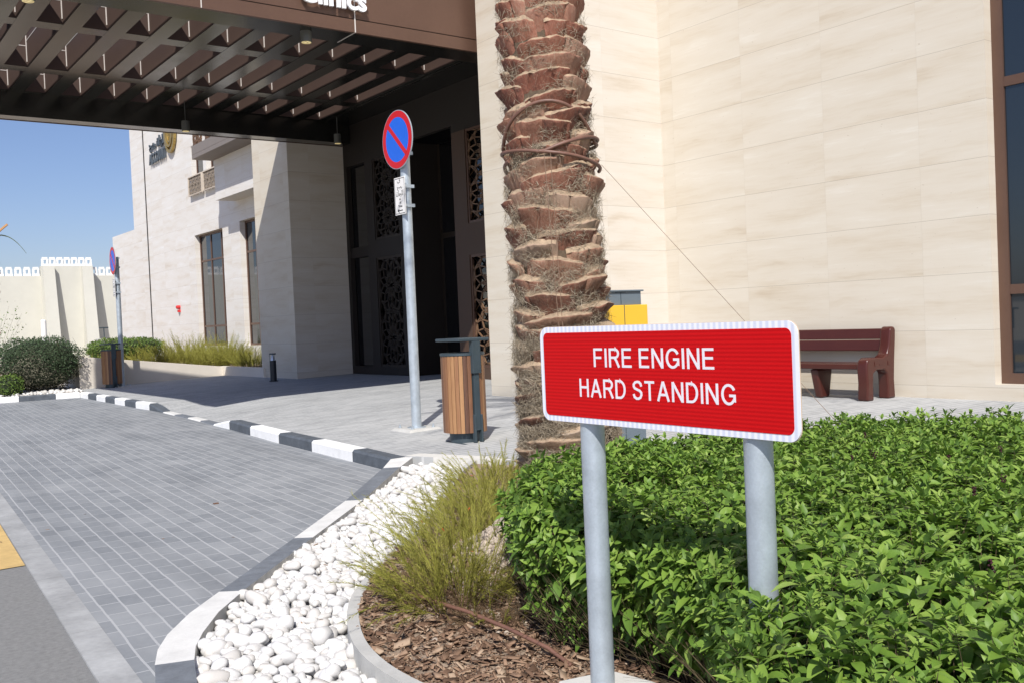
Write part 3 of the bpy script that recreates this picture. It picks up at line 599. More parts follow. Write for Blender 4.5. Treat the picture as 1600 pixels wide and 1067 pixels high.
screen(15.1, 16.62, .28, 2.62, X0+.02, 1.1); screen(15.1, 16.62, 3.28, 5.24, X0+.02, 1.1); screen(13.3, 14.95, .28, 2.62, X0+.02, 1.1); screen(13.3, 14.95, 3.28, 5.24, X0+.02, 1.1)
m = MB(); m.box(X0+.13, X0+.14, 13.0, 16.98, 0, 5.3); m.build('pane', DGLASS, BLD); m = MB(); m.box(X0+.13, X0+.14, 19.21, 22.1, 0, 5.3); m.build('pane', DGLASS, BLD)
m = MB(); m.box(12.3, 12.36, 17.12, 17.2, 0, 5.4).box(12.3, 12.36, 18.98, 19.05, 0, 5.4).box(12.3, 12.36, 17.2, 18.98, 3.2, 3.32).box(12.3, 12.36, 18.05, 18.12, 0, 3.2); dr = m.build('entrance_door', DBRONZE, BLD)
m = MB(); m.box(12.32, 12.33, 17.2, 18.98, 3.32, 5.4).box(12.32, 12.33, 18.12, 18.98, .02, 3.2); m.build('pane', DGLASS, dr)
m = MB(); m.box(12.24, 12.28, 18.0, 18.03, .9, 1.9); m.build('handle', GALV, dr)
# balustrade lattices on the far facade
for (a, b) in ((33.15, 34.55), (31.55, 33.0)):
    f = MB(); f.box(11.62, 11.68, a, b, 6.76, 6.80).box(11.62, 11.68, a, b, 6.12, 6.15).box(11.62, 11.68, a, a+.03, 6.15, 6.76).box(11.62, 11.68, b-.03, b, 6.15, 6.76)
    w = f.build('balustrade', mk('balustrade_frame', (.55, .48, .40), .6), BLD); g = MB(); rosette(g, 'x', a+.03, b-.03, 6.15, 6.76, .31, .013, .02, 11.66); g.build('star_lattice', mk('pale_lattice', (.30, .25, .20), .7), w)
m = MB()
for a in (26.4, 28.5, 29.6): rosette(m, 'x', a, a+.8, 7.15, 8.4, .4, .025, .03, 10.46)
m.build('star_lattice', TANB, BLD)
# wall emblem and lettering, high on the far facade
def strokes(m, segs, o, right, up, sc, w, d, n):
    o, r, u = Vector(o), Vector(right), Vector(up)
    for pl_ in segs:
        pts = [o+r*x*sc+u*y*sc for x, y in pl_]
        if len(pts) == 1: m.bar(pts[0]-r*w*.6, pts[0]+r*w*.6, w*1.2, d, n)
        for a, b in zip(pts, pts[1:]): m.bar(a-(b-a).normalized()*w*.3, b+(b-a).normalized()*w*.3, w, d, n)
ARFI = [[(0, .3), (.1, .05), (.5, 0), (.9, .1), (1, .45), (.85, .6), (.75, .45), (1, .4)], [(.8, .85)], [(1.0, .85)]]
ARJM = [[(0, .5), (.3, .35), (.1, .1), (.4, -.2)], [(.3, .35), (.9, .3), (1.2, .3), (1.3, .5), (1.5, .3), (1.9, .3)], [(.2, -.02)], [(1.1, .05)], [(1.7, .05)]]
ARAW = [[(0, .5), (.05, .1), (.5, .1), (.55, .5)], [(.2, .7)], [(.4, .7)], [(.75, .1), (.75, 1)], [(.95, .1), (1.2, .1), (1.2, .45), (1.05, .4), (1.05, .2)], [(1.4, -.2), (1.6, .1), (1.55, .4), (1.4, .3), (1.6, .2)], [(1.8, .1), (2.0, .9)], [(2.0, .1), (1.8, .9)], [(2.25, .1), (2.25, 1)]]
EM = empty('wall_emblem', (11.7, 36.4, 8.6), 'round gold emblem high on the far stone facade', 'emblem')
m = MB(); m.tube([(11.62, 36.4, 8.75), (11.74, 36.4, 8.75)], .01, 4)
m = MB()
for (rr, wd, dz) in ((.60, .11, 0), (.44, .08, .02), (.31, .05, 0)):
    K = 40
    for k in range(K):
        a, b = 2*PI*k/K, 2*PI*(k+1)/K; m.bar((11.66-dz, 36.4+rr*.92*math.cos(a), 8.80+rr*1.25*math.sin(a)), (11.66-dz, 36.4+rr*.92*math.cos(b), 8.80+rr*1.25*math.sin(b)), wd, .10, (1, 0, 0))
for k in (-1, 0, 1): m.bar((11.66, 36.4+k*.18, 8.35), (11.66, 36.4+k*.12, 9.0), .05, .05, (1, 0, 0))
m.build('ring', GOLD, EM)
WL = empty('wall_lettering', (11.7, 38, 8.2), 'dark two line lettering beside the gold emblem on the far facade', 'sign')
m = MB(); strokes(m, [[(x+2.6, y) for x, y in s_] for s_ in ARAW]+ARJM, (11.68, 39.0, 8.5), (0, -1, 0), (0, 0, 1), .38, .075, .06, (1, 0, 0))
place_text(m, 'ACCOUNT', (11.68, 39.1, 7.93), (0, -1, 0), (0, 0, 1), w=2.1, h=.42, ext=.03, offset=.015); m.build('lettering', DKLET, WL)
# ------------------------------------------------------------------ canopy
CAN = empty('entrance_canopy', (7, 17.6, 5.7), 'dark bronze entrance canopy with an open grid of deep coffers', 'canopy')
XL, XR = 2.40, 11.40
m = MB(); m.box(XL, XR+.3, 13.2, 13.26, 5.735, 5.93).box(XL, XR+.3, 13.215, 13.27, 5.95, 7.6); m.build('fascia', BRONZE, CAN)
m = MB(); m.box(XL, XR+.3, 13.23, 13.28, 5.928, 5.952); m.build('shadow_gap', GROOVE, CAN)
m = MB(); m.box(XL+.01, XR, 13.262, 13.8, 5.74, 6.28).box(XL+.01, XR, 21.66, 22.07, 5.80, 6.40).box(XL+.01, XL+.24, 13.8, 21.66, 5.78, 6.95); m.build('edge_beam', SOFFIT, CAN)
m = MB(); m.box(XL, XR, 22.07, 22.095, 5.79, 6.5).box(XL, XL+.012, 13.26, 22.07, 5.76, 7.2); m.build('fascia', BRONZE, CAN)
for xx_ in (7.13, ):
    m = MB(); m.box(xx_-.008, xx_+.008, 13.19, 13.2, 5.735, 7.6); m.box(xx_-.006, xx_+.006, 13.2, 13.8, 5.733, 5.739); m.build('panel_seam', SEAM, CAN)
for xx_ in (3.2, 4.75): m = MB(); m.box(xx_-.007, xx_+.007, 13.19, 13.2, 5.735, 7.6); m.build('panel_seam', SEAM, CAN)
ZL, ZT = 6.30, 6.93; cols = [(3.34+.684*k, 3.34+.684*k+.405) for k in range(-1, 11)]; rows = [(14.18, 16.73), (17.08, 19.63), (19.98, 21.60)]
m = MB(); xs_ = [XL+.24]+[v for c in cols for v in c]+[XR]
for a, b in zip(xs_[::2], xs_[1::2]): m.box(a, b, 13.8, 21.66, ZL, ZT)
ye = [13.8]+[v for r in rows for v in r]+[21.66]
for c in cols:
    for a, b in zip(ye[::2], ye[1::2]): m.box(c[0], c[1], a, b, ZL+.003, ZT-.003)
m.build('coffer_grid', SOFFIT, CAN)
# lit bronze lining of the coffers; pale strips paint light caught at joints
m = MB(); q = MB()
for c in cols:
    for r in rows:
        e = .004
        m.box(c[0]+e, c[1]-e, r[1]-.012, r[1]-.002, ZL+.01, ZT-.01); m.box(c[1]-.012, c[1]-.002, r[0]+e, r[1]-e, ZL+.01, ZT-.01)
        m.box(c[0]+.002, c[0]+.012, r[0]+e, r[1]-e, ZL+.01, ZT-.01)
        q.box(c[1]-.026, c[1]-.012, r[1]-.026, r[1]-.012, ZL+.09, ZT+.02); q.box(c[0]+.02, c[1]-.03, r[1]-.018, r[1]-.012, ZL+.38, ZL+.392)
        q.box(c[1]-.018, c[1]-.012, r[0]+.3, r[1]-.03, ZT-.16, ZT-.146)
m.build('coffer_lining', mk('coffer_bronze', (.060, .034, .025), .75, 0, .06, 3), CAN); q.build('joint_glint', SEAM, CAN)
m = MB(); m.box(10.65, 11.7, 13.27, 22.05, 6.25, 6.29); m.build('solid_soffit', SOFFIT, CAN)
m = MB(); place_text(m, 'Clinics', (6.20, 13.13, 6.045), (1, 0, 0), (0, 0, 1), h=.31, ext=.02, offset=.022); m.build('lettering', mk('white_letter', (.9, .92, .95), .4, 0, .02), CAN)
for i, (x, y, lab) in enumerate([(2.62, 13.52, 'canopy downlight nearest the left edge of the picture'), (6.46, 13.52, 'canopy downlight behind the front fascia, below the Clinics lettering'), (7.07, 20.97, 'canopy downlight over the gap between far signpost and column'), (10.70, 20.94, 'canopy downlight in front of the far stone column')]):
    L_ = empty('downlight', (x, y, 5.75), 'round grey '+lab, 'downlight', 'downlights under the canopy')
    zb_ = 5.575 if y < 15 else 5.63
    m = MB(); m.tube([(x, y, zb_), (x, y, zb_+(.168 if y < 15 else .22))], .085, 24)
    if y > 15: m.tube([(x, y, zb_+.2), (x, y, 6.31)], .008, 8)
    m.build('housing', LAMPG, L_, smooth=40)
    m = MB(); m.tube([(x, y, zb_-.006), (x, y, zb_+.004)], .072, 24); m.build('lens', LENS, L_)
# fire alarm bell on the far facade
FA = empty('fire_alarm', (11.7, 36.5, 2.2), 'small red fire alarm on the far stone facade', 'alarm')
m = MB(); m.tube([(11.75, 36.5, 2.22), (11.70, 36.5, 2.22), (11.62, 36.5, 2.22), (11.60, 36.5, 2.22)], [.065, .075, .065, .035], 20); m.build('sounder', REDPL, FA, smooth=40)
m = MB(); m.box(11.66, 11.75, 36.44, 36.56, 2.03, 2.13); m.build('beacon', REDPL, FA)
def nearer(*roots):
    for r in roots: r.location = Vector((0, 0, CAM_H))+(r.location-Vector((0, 0, CAM_H)))*BS; r.scale = (BS, BS, BS)
nearer(*[o for o in S.objects if o.parent is None and o.get('category') in ('building', 'canopy', 'downlight', 'emblem', 'sign', 'alarm')])
# planter wall of the far bed
m = MB(); v = [(5.45, 24.6), (9.15, 25.13), (9.15, 25.38), (5.45, 24.85)]; m.prism(v, -.3, [.80, .32, .32, .80]); m.prism([(5.45, 24.852), (5.70, 24.872), (5.70, 46), (5.45, 46)], -.3, .8)
m.prism([(9.152, 22.4), (9.30, 22.4), (9.30, 25.38), (9.152, 25.38)], -.3, .325)
tag(m.build('planter_wall', PLW, bevel=.008), 'low sloping pale stone planter wall behind the far litter bin', 'wall')
m = MB(); m.prism([(5.60, 24.86), (9.25, 25.34), (9.28, 22.5), (10.93, 22.5), (10.93, 42.2), (5.6, 42.2)], -.2, [.70, .26, .25, .25, .25, .70]); tag(m.build('planter_bed', SOIL), kind='structure')
# fortified compound wall far behind
FW = empty('compound_wall', (15, 73, 0), 'cream fort style compound wall with white battlements, far behind', 'wall')
m = MB(); m.box(-60, 14.02, 73.0, 73.6, -.3, 5.62).box(14.02, 17.25, 72.6, 73.4, -.3, 6.28).box(17.25, 32, 73.0, 73.6, -.3, 5.62)
def buttress(x0, x1, y, z): m.hexa([(x0-.05, y-1.15, -.3), (x1+.1, y-1.15, -.3), (x1+.1, y+.2, -.3), (x0-.05, y+.2, -.3), (x0, y-.42, z), (x1, y-.42, z), (x1, y+.2, z), (x0, y+.2, z)])
buttress(14.02, 14.75, 72.6, 6.27); buttress(16.55, 17.24, 72.6, 6.27); m.build('wall', CREAM, FW)
def merlon(x, y, z, s=1.0, parent=FW, ax=0):
    m = MB()
    def b(a0, a1, z0_, z1_):
        if ax == 0: m.box(x+a0*s, x+a1*s, y, y+.18, z+z0_*s, z+z1_*s)
        else: m.box(y, y+.18, x+a0*s, x+a1*s, z+z0_*s, z+z1_*s)
    b(0, .46, 0, .16); b(.02, .14, .16, .50); b(.32, .44, .16, .50); b(.14, .32, .44, .50); b(.06, .40, .50, .62); m.build('merlon', CREAMW, parent)
for k in range(7): merlon(14.04+k*.475, 72.75, 6.28)
for k in range(44): merlon(13.5-k*.56, 73.1, 5.62)
for k in range(5): merlon(17.32+k*.52, 73.1, 5.62)
# small far things
P_ = empty('marker_post', (9.45, 49.2, 0), 'short round white post in front of the cream fort wall', 'post'); m = MB(); m.tube([(9.45, 49.2, -.1), (9.45, 49.2, 2.1), (9.45, 49.2, 2.15)], [.12, .12, .07], 14); m.build('post', WHITEP, P_, smooth=40)
P_ = empty('utility_box', (11.6, 47.5, 0), 'small grey utility box with a T shaped mast beyond the planter', 'utility box'); m = MB(); m.box(11.35, 11.85, 47.3, 47.7, -.2, 1.15); m.build('cabinet', CONC, P_, bevel=.02)
m = MB(); m.box(11.68, 11.72, 47.5, 47.54, 1.15, 1.62).box(11.5, 11.9, 47.48, 47.56, 1.62, 1.68); m.build('mast', CHAR, P_)
# ================================================================== STREET FURNITURE
def disc_sign(x, y, label, plate=True, dz=0.0):
    r = empty('no_parking_sign', (x, y, 0), label, 'road sign', 'no parking signs along the plaza kerb')
    m = MB(); m.tube([(x, y, .03), (x, y, 3.45+dz)], .057, 22); m.build('post', GALV, r, smooth=40)
    m = MB(); xf = x-.085
    def ring(r0, r1, xa_, mi, n=56):
        b = len(m.v)
        for k in range(n):
            a = 2*PI*k/n
            for rr in (r0, r1): m.v.append((xa_, y+.01+rr*math.cos(a), (3.36+dz)+rr*math.sin(a)))
        for k in range(n):
            k2 = (k+1) % n; m.f.append((b+2*k, b+2*k+1, b+2*k2+1, b+2*k2)); m.mi.append(mi)
    m.tube([(xf, y+.01, (3.36+dz)), (xf+.012, y+.01, (3.36+dz))], .335, 56, mi=2)
    ring(.255, .328, xf-.0015, 0); b = len(m.v); n = 56; m.v += [(xf-.001, y+.01+.257*math.cos(2*PI*k/n), (3.36+dz)+.257*math.sin(2*PI*k/n)) for k in range(n)]; m.f.append(tuple(b+k for k in range(n))); m.mi.append(1)
    a = Vector((xf-.003, y+.01+.262*math.cos(2.25), (3.36+dz)+.262*math.sin(2.25))); c = Vector((xf-.003, y+.01-.262*math.cos(2.25), (3.36+dz)-.262*math.sin(2.25)))
    # bar runs from the upper left to the lower right as seen from the road (left is +y)
    a = Vector((xf-.003, y+.01+.19, (3.36+dz)+.18)); c = Vector((xf-.003, y+.01-.19, (3.36+dz)-.18)); m.bar(a, c, .052, .002, (1, 0, 0), 0)
    m.build('disc', [RED, SBLUE, GALV], r)
    for z in (3.2+dz, 3.42+dz, 2.60+dz, 2.82+dz):
        m = MB(); m.box(x-.075, x+.06, y-.085, y-.057, z-.018, z+.018); m.box(x-.074, x-.055, y-.10, y+.06, z-.012, z+.012); m.build('bracket', GALV, r)
    if plate:
        m = MB(); m.box(x-.083, x-.078, y-.115, y+.125, 2.50+dz, 2.93+dz); pz = 2.50
        pl_ = m.build('plate', WHITEP, r, bevel=.002)
        m = MB(); e = x-.0845
        for a0, a1, b0, b1 in ((-.105, .115, 2.512, 2.518), (-.105, .115, 2.912, 2.918), (-.105, -.099, 2.518, 2.912), (.109, .115, 2.518, 2.912)): m.box(e, e+.001, y+a0, y+a1, b0+dz, b1+dz)
        strokes(m, ARFI, (e, y+.05, 2.865+dz), (0, -1, 0), (0, 0, 1),   .06, .006, .001, (1, 0, 0))
        strokes(m, ARJM, (e, y+.06, 2.79+dz), (0, -1, 0), (0, 0, 1), .06, .0055, .001, (1, 0, 0))
        strokes(m, ARAW, (e, y+.085, 2.71+dz), (0, -1, 0), (0, 0, 1), .07, .0055, .001, (1, 0, 0))
        for tx, z in (('At', 2.665), ('All', 2.625), ('Times', 2.585)): place_text(m, tx, (e, y+(.022 if tx != 'Times' else .05), z+dz), (0, -1, 0), (0, 0, 1), h=.026, ext=.0005, offset=.004)
        m.bar((e, y+.06, 2.548+dz), (e, y-.05, 2.548+dz), .010, .001, (1, 0, 0)); m.bar((e, y+.062, 2.548+dz), (e, y+.03, 2.568+dz), .010, .001, (1, 0, 0)); m.bar((e, y+.062, 2.548+dz), (e, y+.03, 2.528+dz), .010, .001, (1, 0, 0))
        m.build('lettering', BLACK, pl_)
    m = MB(); s_ = .27; m.hexa([(x-s_, y-s_, -.02), (x+s_, y-s_, -.02), (x+s_, y+s_, -.02), (x-s_, y+s_, -.02), (x-.19, y-.19, .045), (x+.19, y-.19, .045), (x+.19, y+.19, .045), (x-.19, y+.19, .045)]); m.build('footing', CONC, r, bevel=.01)
    m = MB()
    for dx in (-.14, .14):
        for dy in (-.14, .14): m.tube([(x+dx, y+dy, .04), (x+dx, y+dy, .085)], .010, 8); m.tube([(x+dx, y+dy, .045), (x+dx, y+dy, .058)], .02, 6)
    m.tube([(x, y, .04), (x, y, .052)], .11, 24); m.build('bolt', GALV, r)
    return r
disc_sign(5.75, 9.60, 'round blue and red no parking sign on a galvanised post beside the near litter bin')
disc_sign(6.33, 24.22, 'far round no parking sign, seen nearly edge on beside the far litter bin', dz=-.31).rotation_euler.z = math.radians(-3)
def litter_bin(x, y, label, yaw=0):
    r = empty('litter_bin', (x, y, 0), label, 'litter bin', 'timber clad litter bins on the plaza')
    def T(px_, py_): return (x+px_*math.cos(yaw)-py_*math.sin(yaw), y+px_*math.sin(yaw)+py_*math.cos(yaw))
    m = MB(); n = 32; R_ = .225
    for k in range(n):
        a = -PI/2+(k+.5)*2*PI/n
        if abs(((a+PI/2+PI) % (2*PI))-PI) < .27: continue
        w = PI/n*.90; v = []
        for z in (.115, .90):
            for (rr, aa) in ((R_-.022, a-w), (R_, a-w), (R_+.0015, a), (R_, a+w), (R_-.022, a+w)): q = T(rr*math.cos(aa), rr*math.sin(aa)); v.append((*q, z))
        m.add(v, [(0, 1, 6, 5), (1, 2, 7, 6), (2, 3, 8, 7), (3, 4, 9, 8), (4, 0, 5, 9), (4, 3, 2, 1, 0), (5, 6, 7, 8, 9)])
    m.build('slat_cladding', WOOD, r)
    m = MB(); m.tube([(x, y, .12), (x, y, .89)], .198, 32); m.build('liner', CHAR, r, smooth=40)
    m = MB(); b = 32
    P = [[(x+rr*math.cos(2*PI*k/b), y+rr*math.sin(2*PI*k/b), z) for k in range(b)] for rr, z in ((.232, .902), (.232, .928), (.150, .930), (.150, .902))]
    base = len(m.v); [m.v.extend(p) for p in P]
    for i in range(4):
        for k in range(b): j = (i+1) % 4; k2 = (k+1) % b; m.f.append((base+i*b+k, base+i*b+k2, base+j*b+k2, base+j*b+k)); m.mi.append(0)
    m.build('rim', CHAR, r, smooth=40)
    def bx(m, a0, a1, b0, b1, z0, z1):
        q = [T(a0, b0), T(a1, b0), T(a1, b1), T(a0, b1)]; m.hexa([(*p, z0) for p in q]+[(*p, z1) for p in q])
    m = MB(); bx(m, -.215, .16, -.265, .17, 1.045, 1.075); m.build('lid', CHAR, r, bevel=.006)
    m = MB(); bx(m, -.05, .05, -.262, -.205, .72, 1.045); bx(m, -.032, .032, -.245, -.20, .14, .72); bx(m, -.05, -.03, -.255, -.205, .02, .30); bx(m, .03, .05, -.255, -.205, .02, .30); m.build('post', CHAR, r, bevel=.003)
    m = MB(); m.tube([(x, y, .0), (x, y, .13)], .165, 28); bx(m, -.17, .10, -.235, .14, 0, .012); m.build('base', CHAR, r, smooth=30)
    return r
litter_bin(5.53, 8.26, 'timber slatted litter bin with a flat dark lid between the near signpost and the palm')
litter_bin(6.10, 24.23, 'far timber slatted litter bin in front of the low planter wall')
B_ = empty('bollard_light', (9.28, 22.1, 0), 'low black bollard light in front of the far stone column', 'bollard light')
m = MB(); m.tube([(9.28, 22.1, 0), (9.28, 22.1, .50)], .078, 24); m.tube([(9.28, 22.1, 0), (9.28, 22.1, .015)], .11, 24); m.build('body', mk('black_bollard', (.018, .024, .032), .4), B_, smooth=40)
m = MB(); m.tube([(9.28, 22.1, .50), (9.28, 22.1, .64)], [.055, .02], 20); m.build('reflector', mk('reflector', (.6, .66, .75), .3, .4), B_, smooth=40)
m = MB(); m.tube([(9.28, 22.1, .645), (9.28, 22.1, .675)], .08, 24)
for a in (0.4, 2.5, 4.6): m.tube([(9.28+.07*math.cos(a), 22.1+.07*math.sin(a), .50), (9.28+.07*math.cos(a), 22.1+.07*math.sin(a), .65)], .004, 6)
m.build('cap', CHAR, B_, smooth=40)
# bench
BE = empty('bench', (11.3, 8.0, 0), 'reddish brown moulded bench standing against the stone wall', 'bench')
def xz_prism(m, pts, y0, y1):
    n = len(pts); v = [(p[0], y0, p[1]) for p in pts]+[(p[0], y1, p[1]) for p in pts]
    m.add(v, [tuple(range(n)), tuple(reversed(range(n, 2*n)))]+[((i+1) % n, i, n+i, n+(i+1) % n) for i in range(n)])
END = [(11.0, 0), (11.14, 0), (11.135, .20), (11.15, .345), (11.22, .385), (11.40, .385), (11.455, .33), (11.47, .16), (11.46, 0), (11.635, 0), (11.62, .25), (11.64, .50), (11.675, .80), (11.68, .90), (11.65, .935), (11.59, .935), (11.555, .90), (11.52, .70), (11.47, .585), (11.38, .545), (11.20, .555), (11.08, .555), (11.02, .53), (10.99, .45), (11.005, .22), (10.985, .03)]
for y0 in (7.13, 8.70):
    m = MB(); xz_prism(m, END, y0, y0+.15); m.build('end_frame', BENCHM, BE, bevel=.035, seg=4, smooth=50)
m = MB()
for yy_ in (7.1285,):
    for xq, w in ((11.17, .06), (11.47, .06)): m.box(xq, xq+w, yy_-.004, yy_+.01, .44, .50)
    m.box(11.27, 11.42, yy_-.003, yy_+.01, .45, .462)
m.build('fixing', BENCHM, BE)
m = MB(); xz_prism(m, [(11.16, 0), (11.34, 0), (11.42, .40), (11.06, .40)], 7.93, 8.05); m.build('leg', BENCHM, BE, bevel=.03, seg=3, smooth=50)
for a, b in ((11.02, 11.17), (11.18, 11.33), (11.34, 11.49)): m = MB(); m.box(a, b, 7.27, 8.72, .405, .475); m.build('seat_slat', BENCHM, BE, bevel=.012)
for (za, zb, dx) in ((.62, .765, 0), (.771, .912, .0245)): m = MB(); m.hexa([(11.53+dx, 7.27, za), (11.58+dx, 7.27, za), (11.58+dx, 8.72, za), (11.53+dx, 8.72, za), (11.555+dx, 7.27, zb), (11.605+dx, 7.27, zb), (11.605+dx, 8.72, zb), (11.555+dx, 8.72, zb)]); m.build('back_slat', BENCHM, BE, bevel=.012)
nearer(BE, B_)
# cabinet behind the palm
CB = empty('control_cabinet', (6.1, 6.6, 0), 'blue grey cabinet with a yellow band standing behind the palm trunk', 'cabinet')
m = MB(); m.box(5.78, 6.36, 6.46, 6.80, 0, .95).box(5.78, 6.36, 6.46, 6.80, 1.33, 1.455).box(5.76, 6.38, 6.44, 6.82, 1.455, 1.47); m.build('body', GREYBOX, CB, bevel=.004)
m = MB(); m.box(5.74, 6.40, 6.42, 6.84, .95, 1.33); m.build('panel', YELBOX, CB, bevel=.006)
m = MB(); m.box(6.10, 6.106, 6.417, 6.42, .95, 1.33).box(6.10, 6.104, 6.456, 6.46, 1.34, 1.455).box(6.04, 6.16, 6.452, 6.46, 1.445, 1.455).box(6.10, 6.104, 6.456, 6.46, 0, .95); m.build('seam', CHAR, CB)
# ------------------------------------------------------------------ fire engine sign
FS = empty('fire_engine_sign', (2.0, 1.95, 0), 'red sign reading FIRE ENGINE HARD STANDING on two steel posts in the hedge', 'sign')
def rrect(y0, y1, z0, z1, r, n=8):
    P = []
    for cy_, cz_, a0 in ((y1-r, z1-r, 0), (y0+r, z1-r, PI/2), (y0+r, z0+r, PI), (y1-r, z0+r, 3*PI/2)):
        for k in range(n+1): a = a0+PI/2*k/n; P.append((cy_+r*math.cos(a), cz_+r*math.sin(a)))
    return P
def slab(m, P, x0, x1, mi=0):
    n = len(P); m.add([(x0, *p) for p in P]+[(x1, *p) for p in P], [tuple(reversed(range(n))), tuple(range(n, 2*n))]+[(i, (i+1) % n, n+(i+1) % n, n+i) for i in range(n)], mi)
def stripe_mat(name, axis, freq, c0, c1, rough, amt):
    t = NT(name); P = t.pos(); w = t.m('SINE', t.m('MULTIPLY', P[axis], 2*PI*freq)); n = t.noise(t.g.outputs['Position'], 14, 3); 
    f = t.m('ADD', t.m('MULTIPLY', t.m('ADD', t.m('MULTIPLY', w, .5), .5), amt), t.m('MULTIPLY', n, 1-amt)); t.base(t.ramp(f, [(.25, c0), (.75, c1)])); t.rough(rough); t.b.inputs['Specular IOR Level'].default_value = .15; return t.M
REDS = stripe_mat('reflective_red', 2, 92, (.44, .002, .004), (.56, .004, .006), .5, .75); WHS = stripe_mat('reflective_white', 1, 52, (.60, .63, .74), (.78, .79, .84), .4, .8)
LETW = mk('letter_white', (.74, .72, .76), .5, 0, .03)
m = MB(); slab(m, rrect(1.462, 2.473, .916, 1.217, .034), 1.966, 1.970); bd = m.build('board', WHS, FS)
m = MB(); slab(m, rrect(1.462-.001, 2.473+.001, .915, 1.218, .034), 1.970, 1.9725); m.build('backing', mk('board_edge', (.55, .42, .30), .5), bd)
m = MB(); slab(m, rrect(1.480, 2.455, .934, 1.199, .019), 1.9648, 1.9662); m.build('red_panel', REDS, bd)
m = MB()
line_text(m, 'FIRE ENGINE', 1.9642, 2.211, 1.0930, .482, .057); m.build('lettering', LETW, bd); m = MB()
line_text(m, 'HARD STANDING', 1.9642, 2.282, .9995, .622, .0565)
m.build('lettering', LETW, bd)
for (y_, zb) in ((2.285, -.1), (1.632, -.1)):
    m = MB(); m.tube([(2.013, y_, zb), (2.013, y_, 1.19)], .0385, 32); m.build('post', GALV, FS, smooth=40)
m = MB(); m.prism([(1.86, 2.20), (2.06, 2.02), (2.20, 2.23), (2.165, 2.414), (1.97, 2.46)], -.2, .05); m.build('footing', CONCL, FS, bevel=.008)
# ================================================================== PALM
def palm_axis(z): return 4.248-.0115*z, 5.045+.032*z
PT = empty('date_palm', (4.24, 5.05, 0), 'thick date palm trunk with cut frond bases, bound with brown hose, behind the sign', 'palm tree')
def prad(z): return np.interp(z, [0, .2, .6, 1.6, 2.5, 3.4, 6.5], [.335, .325, .315, .30, .285, .262, .25])
m = MB(); zs = np.linspace(-.1, 6.6, 60); m.tube([(*palm_axis(z), z) for z in zs], [prad(z)-.035+.012*math.sin(z*37) for z in zs], 40); m.build('trunk', BCORE, PT, smooth=60)
BV, BF, BM = [], [], []; nu = 25; k = 0; z = .02
boots = []
while z < 6.3:
    a = k*2.39996+rnd.uniform(-.2, .2); low = max(0, min(1, (1.3-z)/1.1)); hh = rnd.uniform(.10, .15)*(1-.3*low); half = rnd.uniform(.62, .92); t_ = rnd.uniform(.034, .078); tilt = rnd.uniform(.05, .22)*(1 if rnd.random() < .5 else -1); skew = rnd.uniform(-.6, .6)
    cxp, cyp = palm_axis(z); rr = float(prad(z))-.022; prof = [(-.03, -.05), (.15*t_, .25*hh), (.55*t_, .6*hh), (.95*t_, .9*hh), (1.0*t_, 1.0*hh), (.90*t_, 1.0*hh+.005), (.10*t_, hh+.022+.022*rnd.random()), (-.05, hh+.03)]
    b = len(BV); ph = rnd.uniform(0, 9)
    for i in range(nu):
        u = -1+2*i/(nu-1); ed = (1-abs(u)**5)**.7*(1+.25*math.sin(u*2.2+ph)); fis = .016*max(0, math.sin(u*9+ph*3))**10
        for j, (dr, dz) in enumerate(prof):
            nz = mnoise.noise(Vector((u*half*8+ph*7, z*30+dz*40, ph))); n2z = mnoise.noise(Vector((u*half*38+ph*5, dz*60, ph*3)))
            aa = a+u*half+skew*dz; R_ = rr+(dr*ed-fis*(j < 5)+.008*nz*ed+.002*n2z if dr > 0 else dr)
            zz = z+dz+tilt*u*half*.30-.012*u*u+(.004*math.sin(u*7+ph)+.007*nz+.0035*n2z if j >= 3 else 0)
            BV.append((cxp+R_*math.cos(aa), cyp+R_*math.sin(aa), zz))
    npf = len(prof)
    for i in range(nu-1):
        for j in range(npf-1): BF.append((b+i*npf+j, b+(i+1)*npf+j, b+(i+1)*npf+j+1, b+i*npf+j+1)); BM.append(1 if j in (5, 6) and (z > .25 or rnd.random() < .3) else 0)
    boots.append((a, z, rr, t_, hh, half)); z += .027; k += 1
o = npmesh('frond_base', BV, BF, [BOOT, BCUT], PT, BM, True); o.data.set_sharp_from_angle(angle=math.radians(38)); o['kind'] = 'stuff'
# fibre
def ribbons(P0, D, L, Wd, droop, seg=3, G=np.array([0, 0, -1.0])):
    """curved thin three sided blades; P0,D (m,3), L,Wd,droop (m,)"""
    mN = len(P0); D = nrm(D); side = nrm(np.cross(D, rng.normal(size=(mN, 3)))); oth = np.cross(D, side)
    V = np.zeros((mN, seg+1, 3, 3)); 
    for s_ in range(seg+1):
        t = s_/seg; c = P0+D*(L*t)[:, None]+G*(droop*L*t*t)[:, None]; w = Wd*(1-.75*t)
        for q in range(3):
            an = 2*PI*q/3; V[:, s_, q] = c+(side*math.cos(an)+oth*math.sin(an))*w[:, None]
    base = (np.arange(mN)*(seg+1)*3)[:, None]; F = []
    for s_ in range(seg):
        for q in range(3): q2 = (q+1) % 3; F.append(base+np.array([[s_*3+q, s_*3+q2, (s_+1)*3+q2, (s_+1)*3+q]]))
    return V.reshape(-1, 3), np.concatenate(F)
N = 130000; z = rng.uniform(-.02, 3.9, N)**1; z = np.where(rng.random(N) < .30, rng.uniform(0, 1.2, N), z); a = rng.uniform(0, 2*PI, N)
